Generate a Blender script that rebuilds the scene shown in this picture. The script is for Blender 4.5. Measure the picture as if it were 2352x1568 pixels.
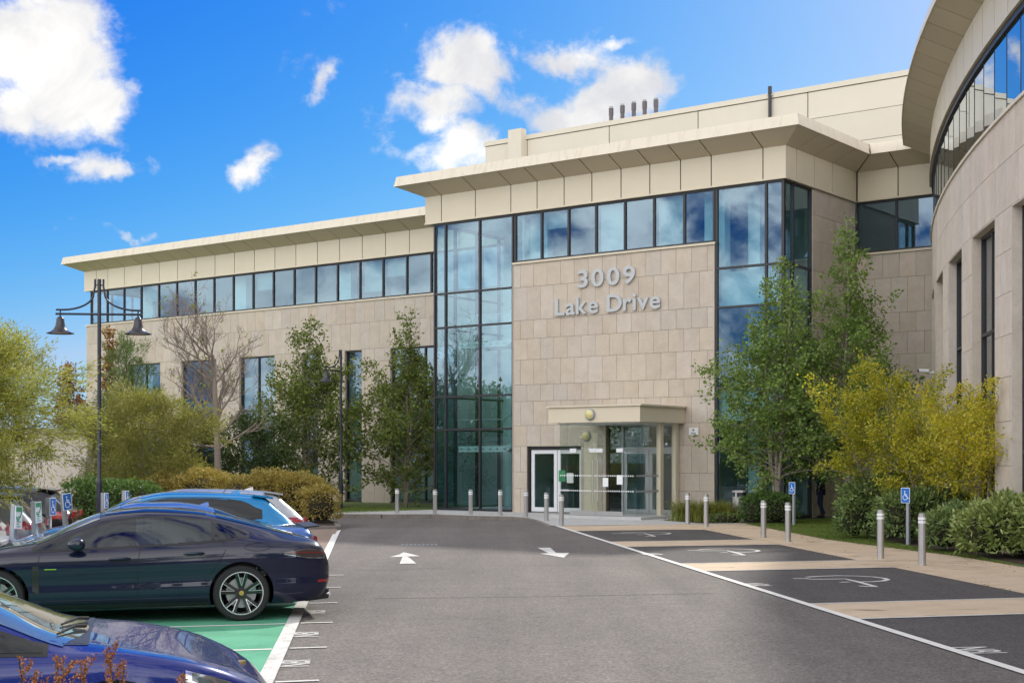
import bpy, bmesh, math, random
import numpy as np
from mathutils import Vector, Matrix

for o in list(bpy.data.objects):
    bpy.data.objects.remove(o)
S = bpy.context.scene
COL = S.collection
R = math.radians
random.seed(7)

# ------------------------------------------------------------------ camera
F = 3267.0                       # focal length in units of 1/2352 of the picture width
HOR = 1053.0                     # height of the horizon in the same units
CAMZ = 2.05
cam = bpy.data.cameras.new('camera')
cam.sensor_width = 36.0
cam.lens = F / 2352 * 36
cam.shift_y = (HOR - 784.0) / 2352
cam.clip_start, cam.clip_end = 0.1, 3000
camo = bpy.data.objects.new('camera', cam)
COL.objects.link(camo)
camo.location = (0, 0, CAMZ)
camo.rotation_euler = (R(90), 0, 0)
S.camera = camo

# ------------------------------------------------------------------ sun, sky, exposure
SUN_AZ = math.atan2(0.403, 0.915)        # to the right of +Y
SUN_EL = R(36.5)
sun = bpy.data.lights.new('sun', 'SUN')
sun.energy = 3.4
sun.angle = R(2.5)
sun.color = (1.0, 0.95, 0.86)
suno = bpy.data.objects.new('sun', sun)
COL.objects.link(suno)
sdir = Vector((math.sin(SUN_AZ) * math.cos(SUN_EL), math.cos(SUN_AZ) * math.cos(SUN_EL), math.sin(SUN_EL)))
suno.rotation_euler = sdir.to_track_quat('Z', 'Y').to_euler()
suno.location = sdir * 80

S.view_settings.view_transform = 'Standard'
S.view_settings.look = 'None'
S.view_settings.gamma = 1.0
S.view_settings.exposure = 0.10
try:
    S.view_settings.use_curve_mapping = False
except Exception:
    pass

world = bpy.data.worlds.new('World')
S.world = world
world.use_nodes = True


class NG:
    """small node-graph helper"""
    def __init__(self, tree):
        self.t = tree
        self.t.nodes.clear()

    def n(self, kind, **kw):
        nd = self.t.nodes.new(kind)
        for k, v in kw.items():
            if k == 'i':
                for kk, vv in v.items():
                    if hasattr(vv, 'is_linked') or isinstance(vv, bpy.types.NodeSocket):
                        self.t.links.new(vv, nd.inputs[kk])
                    else:
                        nd.inputs[kk].default_value = vv
            else:
                setattr(nd, k, v)
        return nd

    def m(self, op, a, b=0.0, c=0.0, clamp=False):
        nd = self.n('ShaderNodeMath', operation=op, use_clamp=clamp)
        for k, v in enumerate((a, b, c)):
            if isinstance(v, bpy.types.NodeSocket):
                self.t.links.new(v, nd.inputs[k])
            else:
                nd.inputs[k].default_value = v
        return nd.outputs[0]

    def mix(self, fac, a, b, blend='MIX'):
        nd = self.n('ShaderNodeMix', data_type='RGBA', blend_type=blend)
        for k, v in ((0, fac), (6, a), (7, b)):
            if isinstance(v, bpy.types.NodeSocket):
                self.t.links.new(v, nd.inputs[k])
            else:
                if k and len(v) == 3:
                    v = (*v, 1)
                nd.inputs[k].default_value = v
        return nd.outputs[2]

    def ramp(self, fac, stops, interp='LINEAR'):
        nd = self.n('ShaderNodeValToRGB')
        nd.color_ramp.interpolation = interp
        el = nd.color_ramp.elements
        while len(el) < len(stops):
            el.new(0.5)
        for e, (p, c) in zip(el, stops):
            e.position = p
            e.color = (*c, 1) if len(c) == 3 else c
        self.t.links.new(fac, nd.inputs[0])
        return nd.outputs[0]

    def noise(self, vec, scale, detail=4, rough=0.55, dist=0.0):
        nd = self.n('ShaderNodeTexNoise')
        nd.inputs['Scale'].default_value = scale
        nd.inputs['Detail'].default_value = detail
        nd.inputs['Roughness'].default_value = rough
        nd.inputs['Distortion'].default_value = dist
        if vec is not None:
            self.t.links.new(vec, nd.inputs['Vector'])
        return nd.outputs['Fac']

    def link(self, a, b):
        self.t.links.new(a, b)


def build_sky():
    g = NG(world.node_tree)
    out = g.n('ShaderNodeOutputWorld')
    bg = g.n('ShaderNodeBackground')
    g.link(bg.outputs[0], out.inputs[0])
    sky = g.n('ShaderNodeTexSky', sky_type='NISHITA')
    sky.sun_disc = False
    sky.sun_elevation = SUN_EL
    sky.sun_rotation = SUN_AZ
    sky.altitude = 30
    sky.air_density = 1.0
    sky.dust_density = 0.6
    sky.ozone_density = 2.2
    tc = g.n('ShaderNodeTexCoord')
    d = tc.outputs['Generated']
    sep = g.n('ShaderNodeSeparateXYZ')
    g.link(d, sep.inputs[0])
    x, y, z = sep.outputs
    # deepen the blue the way a polarised picture does
    sp = g.n('ShaderNodeSeparateColor')
    g.link(sky.outputs[0], sp.inputs[0])
    cb = g.n('ShaderNodeCombineColor')
    for k, (gain, pw, top) in enumerate(SKY_CURVE):
        cv_ = g.m('MULTIPLY', g.m('POWER', g.m('MULTIPLY', sp.outputs[k], 0.1), pw), gain)
        g.link(g.m('MINIMUM', cv_, top), cb.inputs[k])
    blue = cb.outputs[0]
    # clouds: billowy noise on the sphere of directions
    warp = g.n('ShaderNodeVectorMath', operation='MULTIPLY')
    g.link(d, warp.inputs[0])
    warp.inputs[1].default_value = (1.0, 1.0, 1.25)
    n1 = g.noise(warp.outputs[0], 5.5, 12, 0.57, 0.25)
    n2 = g.noise(warp.outputs[0], 26.0, 8, 0.62, 0.3)
    n3 = g.noise(warp.outputs[0], 1.7, 3, 0.5, 0.0)
    # cumulus seen ahead: direction ratios u = x/y, v = z/y
    ys = g.m('MAXIMUM', y, 0.05)
    nw = g.n('ShaderNodeTexNoise')
    nw.inputs['Scale'].default_value = 9.0
    nw.inputs['Detail'].default_value = 9
    nw.inputs['Roughness'].default_value = 0.6
    g.link(d, nw.inputs['Vector'])
    sw = g.n('ShaderNodeSeparateColor')
    g.link(nw.outputs['Color'], sw.inputs[0])
    u = g.m('ADD', g.m('DIVIDE', x, ys), g.m('MULTIPLY', g.m('SUBTRACT', sw.outputs[0], 0.5), 0.10))
    v = g.m('ADD', g.m('DIVIDE', z, ys), g.m('MULTIPLY', g.m('SUBTRACT', sw.outputs[1], 0.5), 0.10))
    blobs = None
    for (bx, by, rx, ry, wgt) in CLOUDS:
        cu, cv = (bx - 1176) / F, (HOR - by) / F
        a = g.m('DIVIDE', g.m('SUBTRACT', u, cu), rx / F)
        b = g.m('DIVIDE', g.m('SUBTRACT', v, cv), ry / F)
        q = g.m('ADD', g.m('MULTIPLY', a, a), g.m('MULTIPLY', b, b))
        e = g.m('MULTIPLY', g.m('POWER', 2.71828, g.m('MULTIPLY', q, -0.9)), wgt)
        blobs = e if blobs is None else g.m('MAXIMUM', blobs, e)
    # everywhere else, out of view: denser cumulus added to lift the ambient light
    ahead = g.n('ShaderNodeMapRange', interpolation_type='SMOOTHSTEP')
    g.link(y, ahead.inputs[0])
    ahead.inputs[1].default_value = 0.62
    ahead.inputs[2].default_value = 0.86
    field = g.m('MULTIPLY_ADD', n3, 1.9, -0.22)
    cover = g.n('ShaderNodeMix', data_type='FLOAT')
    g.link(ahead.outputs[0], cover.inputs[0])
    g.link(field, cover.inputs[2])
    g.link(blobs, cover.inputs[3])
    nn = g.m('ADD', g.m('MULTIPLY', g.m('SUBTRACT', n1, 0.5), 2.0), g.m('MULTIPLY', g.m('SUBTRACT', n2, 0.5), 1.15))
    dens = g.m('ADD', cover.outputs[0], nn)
    al = g.n('ShaderNodeMapRange', interpolation_type='SMOOTHSTEP')
    g.link(dens, al.inputs[0])
    al.inputs[1].default_value = 0.26
    al.inputs[2].default_value = 0.74
    # thicker cloud is greyer below, whiter on its bright shoulders
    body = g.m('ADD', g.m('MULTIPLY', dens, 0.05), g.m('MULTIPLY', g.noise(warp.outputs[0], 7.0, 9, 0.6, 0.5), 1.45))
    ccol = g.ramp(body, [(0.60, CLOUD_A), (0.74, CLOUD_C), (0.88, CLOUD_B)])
    # clouds away from the sun, mostly unseen, brightened to raise the ambient light
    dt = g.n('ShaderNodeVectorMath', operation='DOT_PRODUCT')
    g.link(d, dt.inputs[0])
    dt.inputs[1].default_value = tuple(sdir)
    ambient_lift = g.m('MULTIPLY_ADD', g.m('MAXIMUM', g.m('SUBTRACT', 0.50, dt.outputs['Value']), 0.0), 2.0, 1.0)
    ccol = g.mix(1.0, ccol, ambient_lift, 'MULTIPLY')
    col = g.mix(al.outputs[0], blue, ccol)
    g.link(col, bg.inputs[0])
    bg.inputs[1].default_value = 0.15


# (values are for a background strength of 0.15)
SKY_CURVE = ((11.2, 3.6, 2.6), (5.9, 1.75, 4.3), (6.2, 0.35, 6.2))
CLOUD_A = (4.7, 4.75, 5.0)
CLOUD_B = (7.0, 6.9, 6.75)
CLOUD_C = (5.8, 5.75, 5.75)
CLOUDS = [  # centre, half axes (units of the focal length above), weight
    (60, 90, 190, 150, 1.05), (150, 210, 130, 110, 0.9), (20, 250, 120, 80, 0.8), (265, 180, 60, 30, 0.55),
    (225, 412, 85, 42, 0.72), (150, 395, 60, 20, 0.5), (572, 415, 62, 50, 0.68), (768, 225, 30, 45, 0.55), (270, 553, 90, 14, 0.5),
    (1080, 165, 115, 110, 1.0), (1020, 265, 95, 75, 0.85), (1060, 350, 130, 80, 0.9), (1320, 250, 200, 75, 1.0),
    (1440, 200, 140, 75, 1.0), (1290, 110, 110, 50, 0.75), (1560, 205, 60, 30, 0.5), (1430, 80, 60, 18, 0.45),
]
build_sky()

# ------------------------------------------------------------------ helpers: placing
UX, UY = 0.7966, -0.6046          # direction along the office front, to the right
IX, IY = 0.6046, 0.7966           # direction into the building


def G(px, py, z=0.0):
    """point of the ground that the camera sees at picture position px, py"""
    Y = (CAMZ - z) * F / (py - HOR)
    return ((px - 1176) / F * Y, Y)


def at(px, Y):
    return (px - 1176) / F * Y


def sm(a, b, x):
    t = min(1, max(0, (x - a) / (b - a)))
    return t * t * (3 - 2 * t)


def gz(x, y):
    """height of the carriageway: it dips slightly towards the entrance kerb"""
    return -0.13 * sm(37, 50, y) * (1 - sm(-0.5, 1.6, x + (44 - y) * 0.0))


# ------------------------------------------------------------------ helpers: objects
def tag(o, label=None, cat=None, group=None, kind=None):
    if label: o['label'] = label
    if cat: o['category'] = cat
    if group: o['group'] = group
    if kind: o['kind'] = kind
    return o


def empty(name, loc=(0, 0, 0), rz=0.0, label=None, cat=None, group=None):
    o = bpy.data.objects.new(name, None)
    o.empty_display_size = 0.2
    COL.objects.link(o)
    o.location = loc
    o.rotation_euler = (0, 0, rz)
    return tag(o, label, cat, group)


def mkobj(name, me, parent=None, loc=None):
    o = bpy.data.objects.new(name, me)
    COL.objects.link(o)
    if parent: o.parent = parent
    if loc is not None: o.location = loc
    return o


def copy_tree(o, parent=None):
    c = o.copy()
    COL.objects.link(c)
    c.parent = parent
    for ch in list(o.children):
        copy_tree(ch, c)
    return c


class MB:
    """collects geometry for one mesh object"""
    def __init__(self):
        self.v, self.f, self.mi = [], [], []

    def add(self, vs, fs, mi=0):
        b = len(self.v)
        self.v += [tuple(p) for p in vs]
        self.f += [tuple(b + i for i in q) for q in fs]
        self.mi += [mi] * len(fs)
        return self

    def box(self, x0, x1, y0, y1, z0, z1, mi=0):
        vs = [(x0, y0, z0), (x1, y0, z0), (x1, y1, z0), (x0, y1, z0), (x0, y0, z1), (x1, y0, z1), (x1, y1, z1), (x0, y1, z1)]
        return self.add(vs, [(0, 3, 2, 1), (4, 5, 6, 7), (0, 1, 5, 4), (1, 2, 6, 5), (2, 3, 7, 6), (3, 0, 4, 7)], mi)

    def hexa(self, vs, mi=0):
        return self.add(vs, [(0, 3, 2, 1), (4, 5, 6, 7), (0, 1, 5, 4), (1, 2, 6, 5), (2, 3, 7, 6), (3, 0, 4, 7)], mi)

    def prism(self, poly, z0, z1, mi=0):
        n = len(poly)
        vs = [(p[0], p[1], z0) for p in poly] + [(p[0], p[1], z1) for p in poly]
        fs = [tuple(range(n - 1, -1, -1)), tuple(range(n, 2 * n))] + [(i, (i + 1) % n, n + (i + 1) % n, n + i) for i in range(n)]
        return self.add(vs, fs, mi)

    def lathe(self, prof, n=24, axis='z', c=(0, 0, 0), mi=0, caps=True):
        vs, fs = [], []
        m = len(prof)
        for r, h in prof:
            for k in range(n):
                a = 2 * math.pi * k / n
                p = (r * math.cos(a), r * math.sin(a), h)
                if axis == 'y': p = (p[0], p[2], p[1])
                if axis == 'x': p = (p[2], p[0], p[1])
                vs.append((p[0] + c[0], p[1] + c[1], p[2] + c[2]))
        for i in range(m - 1):
            for k in range(n):
                q = (i * n + k, i * n + (k + 1) % n, (i + 1) * n + (k + 1) % n, (i + 1) * n + k)
                fs.append(q if axis != 'y' else q[::-1])
        if caps:
            if prof[0][0] > 1e-4: fs.append(tuple(range(n))[::-1] if axis != 'y' else tuple(range(n)))
            if prof[-1][0] > 1e-4: fs.append(tuple((m - 1) * n + k for k in range(n)))
        return self.add(vs, fs, mi)

    def tube(self, pts, rad, n=6, mi=0, cap=True):
        pts = [Vector(p) for p in pts]
        if not hasattr(rad, '__len__'): rad = [rad] * len(pts)
        vs, fs = [], []
        ref = None
        for i, p in enumerate(pts):
            t = (pts[min(i + 1, len(pts) - 1)] - pts[max(i - 1, 0)])
            t = t.normalized() if t.length > 1e-9 else Vector((0, 0, 1))
            if ref is None:
                ref = Vector((1, 0, 0)) if abs(t.x) < 0.8 else Vector((0, 1, 0))
            a = (ref - t * ref.dot(t)).normalized()
            b = t.cross(a)
            ref = a
            for k in range(n):
                w = 2 * math.pi * k / n
                q = p + (a * math.cos(w) + b * math.sin(w)) * rad[i]
                vs.append(tuple(q))
        for i in range(len(pts) - 1):
            for k in range(n):
                fs.append((i * n + k, i * n + (k + 1) % n, (i + 1) * n + (k + 1) % n, (i + 1) * n + k))
        if cap:
            fs.append(tuple(range(n))[::-1])
            fs.append(tuple((len(pts) - 1) * n + k for k in range(n)))
        return self.add(vs, fs, mi)

    def grid(self, fn, nu, nv, mi=0, flip=False):
        vs = [fn(i / nu, j / nv) for i in range(nu + 1) for j in range(nv + 1)]
        w = nv + 1
        fs = []
        for i in range(nu):
            for j in range(nv):
                q = (i * w + j, (i + 1) * w + j, (i + 1) * w + j + 1, i * w + j + 1)
                fs.append(q[::-1] if flip else q)
        return self.add(vs, fs, mi)

    def mesh(self, name, mats, smooth=None):
        me = bpy.data.meshes.new(name)
        me.from_pydata(self.v, [], self.f)
        if not isinstance(mats, (list, tuple)): mats = [mats]
        for m in mats:
            me.materials.append(m)
        if len(mats) > 1:
            me.polygons.foreach_set('material_index', self.mi)
        if smooth is not None:
            me.polygons.foreach_set('use_smooth', [True] * len(me.polygons))
            if smooth < 180:
                me.set_sharp_from_angle(angle=R(smooth))
        me.update()
        return me

    def build(self, name, mats, parent=None, smooth=None, loc=None):
        return mkobj(name, self.mesh(name, mats, smooth), parent, loc)


def bevel_mesh(me, w=0.01, seg=2):
    bm = bmesh.new()
    bm.from_mesh(me)
    bmesh.ops.bevel(bm, geom=list(bm.edges), offset=w, segments=seg, affect='EDGES', clamp_overlap=True)
    bm.to_mesh(me)
    bm.free()
    return me


# ------------------------------------------------------------------ materials
MATS = {}


def pmat(name, col, rough=0.6, metal=0.0, spec=0.5, coat=0.0, vary=None, bump=None, objrand=0.0, emit=None):
    """procedural principled material; vary=(scale, amount), bump=(scale, strength)"""
    m = bpy.data.materials.new(name)
    m.use_nodes = True
    g = NG(m.node_tree)
    out = g.n('ShaderNodeOutputMaterial')
    b = g.n('ShaderNodeBsdfPrincipled')
    g.link(b.outputs[0], out.inputs[0])
    b.inputs['Base Color'].default_value = (*col, 1)
    b.inputs['Roughness'].default_value = rough
    b.inputs['Metallic'].default_value = metal
    b.inputs['Specular IOR Level'].default_value = spec
    if coat:
        b.inputs['Coat Weight'].default_value = coat
        b.inputs['Coat Roughness'].default_value = 0.02
    tc = g.n('ShaderNodeTexCoord')
    vec = tc.outputs['Object']
    c = None
    if vary:
        f = g.noise(vec, vary[0], 6, 0.6)
        a = vary[1]
        c = g.mix(f, tuple(max(0, k * (1 - a)) for k in col), tuple(k * (1 + a) for k in col))
    if objrand:
        oi = g.n('ShaderNodeObjectInfo')
        f = oi.outputs['Random']
        hs = g.n('ShaderNodeHueSaturation')
        hs.inputs['Value'].default_value = 1
        g.link(g.m('MULTIPLY_ADD', f, 2 * objrand, 1 - objrand), hs.inputs['Value'])
        if c is not None: g.link(c, hs.inputs['Color'])
        else: hs.inputs['Color'].default_value = (*col, 1)
        c = hs.outputs[0]
    if c is not None:
        g.link(c, b.inputs['Base Color'])
    if bump:
        bp = g.n('ShaderNodeBump')
        bp.inputs['Strength'].default_value = bump[1]
        bp.inputs['Distance'].default_value = 0.01
        g.link(g.noise(vec, bump[0], 5, 0.6), bp.inputs['Height'])
        g.link(bp.outputs[0], b.inputs['Normal'])
    MATS[name] = m
    return m


def stone_mat(name, base, grain=1.0):
    m = bpy.data.materials.new(name)
    m.use_nodes = True
    g = NG(m.node_tree)
    out = g.n('ShaderNodeOutputMaterial')
    b = g.n('ShaderNodeBsdfPrincipled')
    g.link(b.outputs[0], out.inputs[0])
    b.inputs['Roughness'].default_value = 0.75
    tc = g.n('ShaderNodeTexCoord')
    oi = g.n('ShaderNodeObjectInfo')
    rnd = oi.outputs['Random']
    off = g.n('ShaderNodeVectorMath', operation='MULTIPLY_ADD')
    g.link(tc.outputs['Object'], off.inputs[0])
    off.inputs[1].default_value = (1, 1, 1)
    cmb = g.n('ShaderNodeCombineXYZ')
    for k in range(3):
        g.link(g.m('MULTIPLY', rnd, 37.0 + 11 * k), cmb.inputs[k])
    g.link(cmb.outputs[0], off.inputs[2])
    v = off.outputs[0]
    cl = g.noise(v, 2.2 * grain, 5, 0.6, 0.4)
    fine = g.noise(v, 16.0 * grain, 4, 0.65)
    pit = g.noise(v, 34.0 * grain, 2, 0.5)
    c = g.ramp(cl, [(0.3, tuple(k * 0.91 * w for k, w in zip(base, (1.0, 0.98, 0.95)))), (0.5, base), (0.72, tuple(min(1, k * 1.09) for k in base))])
    c = g.mix(g.m('MULTIPLY', g.m('SUBTRACT', fine, 0.5, clamp=True), 1.0), c, tuple(k * 0.62 for k in base))
    pm = g.m('GREATER_THAN', pit, 0.68)
    c = g.mix(g.m('MULTIPLY', pm, 0.45), c, tuple(k * 0.5 for k in base))
    hs = g.n('ShaderNodeHueSaturation')
    g.link(c, hs.inputs['Color'])
    r2 = g.m('FRACT', g.m('MULTIPLY', rnd, 7.31))
    g.link(g.m('MULTIPLY_ADD', rnd, 0.11, 0.945), hs.inputs['Value'])
    g.link(g.m('MULTIPLY_ADD', r2, 0.24, 0.80), hs.inputs['Saturation'])
    g.link(hs.outputs[0], b.inputs['Base Color'])
    bp = g.n('ShaderNodeBump')
    bp.inputs['Strength'].default_value = 0.25
    bp.inputs['Distance'].default_value = 0.01
    g.link(fine, bp.inputs['Height'])
    g.link(bp.outputs[0], b.inputs['Normal'])
    MATS[name] = m
    return m


def glass_mat(name, tint, refl=0.18, gl=(0.86, 0.93, 1.0), rough=0.0):
    m = bpy.data.materials.new(name)
    m.use_nodes = True
    g = NG(m.node_tree)
    out = g.n('ShaderNodeOutputMaterial')
    tr = g.n('ShaderNodeBsdfTransparent')
    tr.inputs[0].default_value = (*tint, 1)
    gs = g.n('ShaderNodeBsdfGlossy')
    gs.inputs[0].default_value = (*gl, 1)
    gs.inputs['Roughness'].default_value = rough
    lw = g.n('ShaderNodeLayerWeight')
    lw.inputs[0].default_value = 0.5
    fac = g.m('MULTIPLY_ADD', g.m('POWER', lw.outputs['Facing'], 4.0), 0.96 - refl, refl, clamp=True)
    mx = g.n('ShaderNodeMixShader')
    g.link(fac, mx.inputs[0])
    g.link(tr.outputs[0], mx.inputs[1])
    g.link(gs.outputs[0], mx.inputs[2])
    g.link(mx.outputs[0], out.inputs[0])
    MATS[name] = m
    return m


def leaf_mat(name, cols, trans=0.35, rough=0.5):
    """leaf colour varies from leaf to leaf through the face attribute 'tone'"""
    m = bpy.data.materials.new(name)
    m.use_nodes = True
    g = NG(m.node_tree)
    out = g.n('ShaderNodeOutputMaterial')
    at_ = g.n('ShaderNodeAttribute', attribute_name='tone')
    k = len(cols)
    c = g.ramp(at_.outputs['Fac'], [(i / (k - 1), cc) for i, cc in enumerate(cols)])
    b = g.n('ShaderNodeBsdfPrincipled')
    b.inputs['Roughness'].default_value = rough
    b.inputs['Specular IOR Level'].default_value = 0.35
    g.link(c, b.inputs['Base Color'])
    t = g.n('ShaderNodeBsdfTranslucent')
    hs = g.n('ShaderNodeHueSaturation')
    hs.inputs['Value'].default_value = 1.25
    hs.inputs['Saturation'].default_value = 1.1
    g.link(c, hs.inputs['Color'])
    g.link(hs.outputs[0], t.inputs[0])
    mx = g.n('ShaderNodeMixShader')
    mx.inputs[0].default_value = trans
    g.link(b.outputs[0], mx.inputs[1])
    g.link(t.outputs[0], mx.inputs[2])
    g.link(mx.outputs[0], out.inputs[0])
    MATS[name] = m
    return m


def asphalt_mat(name, lo, hi, patch=0.25, wet=0.0):
    m = bpy.data.materials.new(name)
    m.use_nodes = True
    g = NG(m.node_tree)
    out = g.n('ShaderNodeOutputMaterial')
    b = g.n('ShaderNodeBsdfPrincipled')
    g.link(b.outputs[0], out.inputs[0])
    tc = g.n('ShaderNodeTexCoord')
    v = tc.outputs['Object']
    vo = g.n('ShaderNodeTexVoronoi')
    vo.inputs['Scale'].default_value = 42
    g.link(v, vo.inputs['Vector'])
    sp = g.noise(v, 70, 3, 0.7)
    big = g.noise(v, 0.32, 5, 0.6, 0.6)
    mid = g.noise(v, 2.1, 5, 0.65)
    f = g.m('ADD', g.m('MULTIPLY', sp, 0.65), g.m('MULTIPLY', g.m('MULTIPLY', vo.outputs['Color'], 1.0), 0.35))
    c = g.ramp(f, [(0.33, tuple(k * 0.9 for k in lo)), (0.50, tuple((a + b) / 2 for a, b in zip(lo, hi))), (0.63, hi), (0.78, tuple(k * 1.6 for k in hi))])
    c = g.mix(1.0, c, g.ramp(big, [(0.3, (1 - patch,) * 3), (0.7, (1 + patch * 0.6,) * 3)]), 'MULTIPLY')
    c = g.mix(1.0, c, g.ramp(mid, [(0.3, (0.93,) * 3), (0.7, (1.06,) * 3)]), 'MULTIPLY')
    # pale scuffs
    sc = g.n('ShaderNodeMapping')
    sc.inputs['Scale'].default_value = (0.5, 3.0, 1)
    g.link(v, sc.inputs[0])
    scn = g.noise(sc.outputs[0], 1.1, 6, 0.65, 0.8)
    c = g.mix(g.m('MULTIPLY', g.m('SUBTRACT', scn, 0.62, clamp=True), 1.4), c, tuple(k * 2.1 for k in hi))
    # wheel tracks along the lane and old oil drips
    tk = g.n('ShaderNodeMapping')
    tk.inputs['Scale'].default_value = (1.1, 0.05, 1)
    tk.inputs['Rotation'].default_value = (0, 0, 0.11)
    g.link(v, tk.inputs[0])
    c = g.mix(1.0, c, g.ramp(g.noise(tk.outputs[0], 1.0, 4, 0.55), [(0.35, (0.88,) * 3), (0.65, (1.08,) * 3)]), 'MULTIPLY')
    oil = g.noise(v, 0.85, 8, 0.7, 0.4)
    c = g.mix(g.m('MULTIPLY', g.m('SUBTRACT', oil, 0.60, clamp=True), 3.2, clamp=True), c, tuple(k * 0.7 for k in lo))
    g.link(c, b.inputs['Base Color'])
    b.inputs['Roughness'].default_value = 0.88
    b.inputs['Specular IOR Level'].default_value = 0.35
    bp = g.n('ShaderNodeBump')
    bp.inputs['Strength'].default_value = 0.5
    bp.inputs['Distance'].default_value = 0.006
    g.link(sp, bp.inputs['Height'])
    g.link(bp.outputs[0], b.inputs['Normal'])
    MATS[name] = m
    return m


def ground_mat(name, cols, s1=1.2, s2=40, rough=0.95, stain=None):
    m = bpy.data.materials.new(name)
    m.use_nodes = True
    g = NG(m.node_tree)
    out = g.n('ShaderNodeOutputMaterial')
    b = g.n('ShaderNodeBsdfPrincipled')
    g.link(b.outputs[0], out.inputs[0])
    tc = g.n('ShaderNodeTexCoord')
    v = tc.outputs['Object']
    a = g.noise(v, s1, 6, 0.65, 0.3)
    fi = g.noise(v, s2, 4, 0.7)
    f = g.m('ADD', g.m('MULTIPLY', a, 0.55), g.m('MULTIPLY', fi, 0.45))
    k = len(cols)
    c = g.ramp(f, [(0.3 + 0.4 * i / (k - 1), cc) for i, cc in enumerate(cols)])
    if stain:
        sc = g.n('ShaderNodeMapping')
        sc.inputs['Scale'].default_value = (0.55, 2.2, 1)
        g.link(v, sc.inputs[0])
        sn = g.noise(sc.outputs[0], stain[1], 7, 0.62, 0.5)
        c = g.mix(g.m('MULTIPLY', g.m('SUBTRACT', sn, stain[2]), 14.0, clamp=True), c, stain[0])
    g.link(c, b.inputs['Base Color'])
    b.inputs['Roughness'].default_value = rough
    bp = g.n('ShaderNodeBump')
    bp.inputs['Strength'].default_value = 0.4
    bp.inputs['Distance'].default_value = 0.008
    g.link(fi, bp.inputs['Height'])
    g.link(bp.outputs[0], b.inputs['Normal'])
    MATS[name] = m
    return m


def stained_mat(name, col):
    """coated metal with rain streaks that run down its face"""
    m = bpy.data.materials.new(name)
    m.use_nodes = True
    g = NG(m.node_tree)
    out = g.n('ShaderNodeOutputMaterial')
    b = g.n('ShaderNodeBsdfPrincipled')
    g.link(b.outputs[0], out.inputs[0])
    b.inputs['Roughness'].default_value = 0.5
    tc = g.n('ShaderNodeTexCoord')
    mp = g.n('ShaderNodeMapping')
    mp.inputs['Scale'].default_value = (5.0, 5.0, 0.5)
    g.link(tc.outputs['Object'], mp.inputs[0])
    st = g.noise(mp.outputs[0], 1.3, 7, 0.65, 0.2)
    big = g.noise(tc.outputs['Object'], 0.35, 3, 0.5)
    k = g.m('MULTIPLY', g.m('SUBTRACT', st, 0.50, clamp=True), g.m('MULTIPLY', big, 4.2), clamp=True)
    g.link(g.mix(k, col, tuple(c * w for c, w in zip(col, (0.62, 0.58, 0.50)))), b.inputs['Base Color'])
    MATS[name] = m
    return m


def paint_mat(name, col, flake=0.0, metal=0.0, rough=0.28):
    m = bpy.data.materials.new(name)
    m.use_nodes = True
    g = NG(m.node_tree)
    out = g.n('ShaderNodeOutputMaterial')
    b = g.n('ShaderNodeBsdfPrincipled')
    g.link(b.outputs[0], out.inputs[0])
    b.inputs['Metallic'].default_value = metal
    b.inputs['Roughness'].default_value = rough
    b.inputs['Specular IOR Level'].default_value = 0.12
    b.inputs['Coat Weight'].default_value = 0.9
    b.inputs['Coat Roughness'].default_value = 0.015
    tc = g.n('ShaderNodeTexCoord')
    dirt = g.noise(tc.outputs['Object'], 3.0, 6, 0.6)
    c = g.mix(g.m('MULTIPLY', dirt, 0.16), col, tuple(k * 0.75 + 0.03 for k in col))
    g.link(c, b.inputs['Base Color'])
    MATS[name] = m
    return m


stone_mat('stone', (0.51, 0.435, 0.345))
stone_mat('stone_drum', (0.58, 0.50, 0.415))
pmat('cream', (0.64, 0.565, 0.42), 0.45, vary=(1.3, 0.05), objrand=0.03)
pmat('soffit', (0.60, 0.51, 0.37), 0.5, vary=(1.3, 0.05), objrand=0.04)
stained_mat('fascia', (0.70, 0.63, 0.50))
pmat('plant_panel', (0.66, 0.60, 0.48), 0.55, vary=(0.8, 0.06), objrand=0.03)
pmat('joint', (0.035, 0.03, 0.026), 0.9)
pmat('backing', (0.20, 0.155, 0.115), 0.9)
pmat('frame_dark', (0.022, 0.021, 0.024), 0.4)
pmat('interior_white', (0.80, 0.82, 0.78), 0.7)
pmat('interior_wall', (0.66, 0.68, 0.62), 0.8, vary=(0.6, 0.15))
pmat('interior_floor', (0.34, 0.32, 0.29), 0.7)
pmat('ceiling', (0.75, 0.77, 0.76), 0.8)
pmat('roofing', (0.25, 0.24, 0.22), 0.9)
glass_mat('glass', (0.50, 0.71, 0.73), 0.17, (0.62, 0.82, 1.0))
glass_mat('glass_dark', (0.22, 0.34, 0.33), 0.22)
glass_mat('glass_mirror', (0.25, 0.35, 0.34), 0.5)
glass_mat('glass_spandrel', (0.20, 0.34, 0.30), 0.16)
pmat('blind', (0.46, 0.49, 0.48), 0.8)
glass_mat('glass_clear', (0.95, 0.97, 0.96), 0.05)
pmat('letter', (0.46, 0.475, 0.475), 0.45, 0.1)
pmat('steel', (0.50, 0.49, 0.48), 0.38, 0.75, vary=(9, 0.12))
pmat('galv', (0.36, 0.39, 0.42), 0.5, 0.6, vary=(14, 0.15))
pmat('reflector', (0.85, 0.87, 0.88), 0.3)
pmat('alu_white', (0.72, 0.73, 0.74), 0.4)
pmat('alu_grey', (0.40, 0.42, 0.43), 0.4, 0.3)
pmat('sign_blue', (0.01, 0.16, 0.58), 0.35)
pmat('sign_white', (0.82, 0.83, 0.82), 0.4)
pmat('sign_green', (0.05, 0.30, 0.13), 0.45)
pmat('post_black', (0.018, 0.022, 0.035), 0.35, vary=(8, 0.2))
pmat('lamp_metal', (0.05, 0.05, 0.055), 0.32, 0.5)
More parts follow.
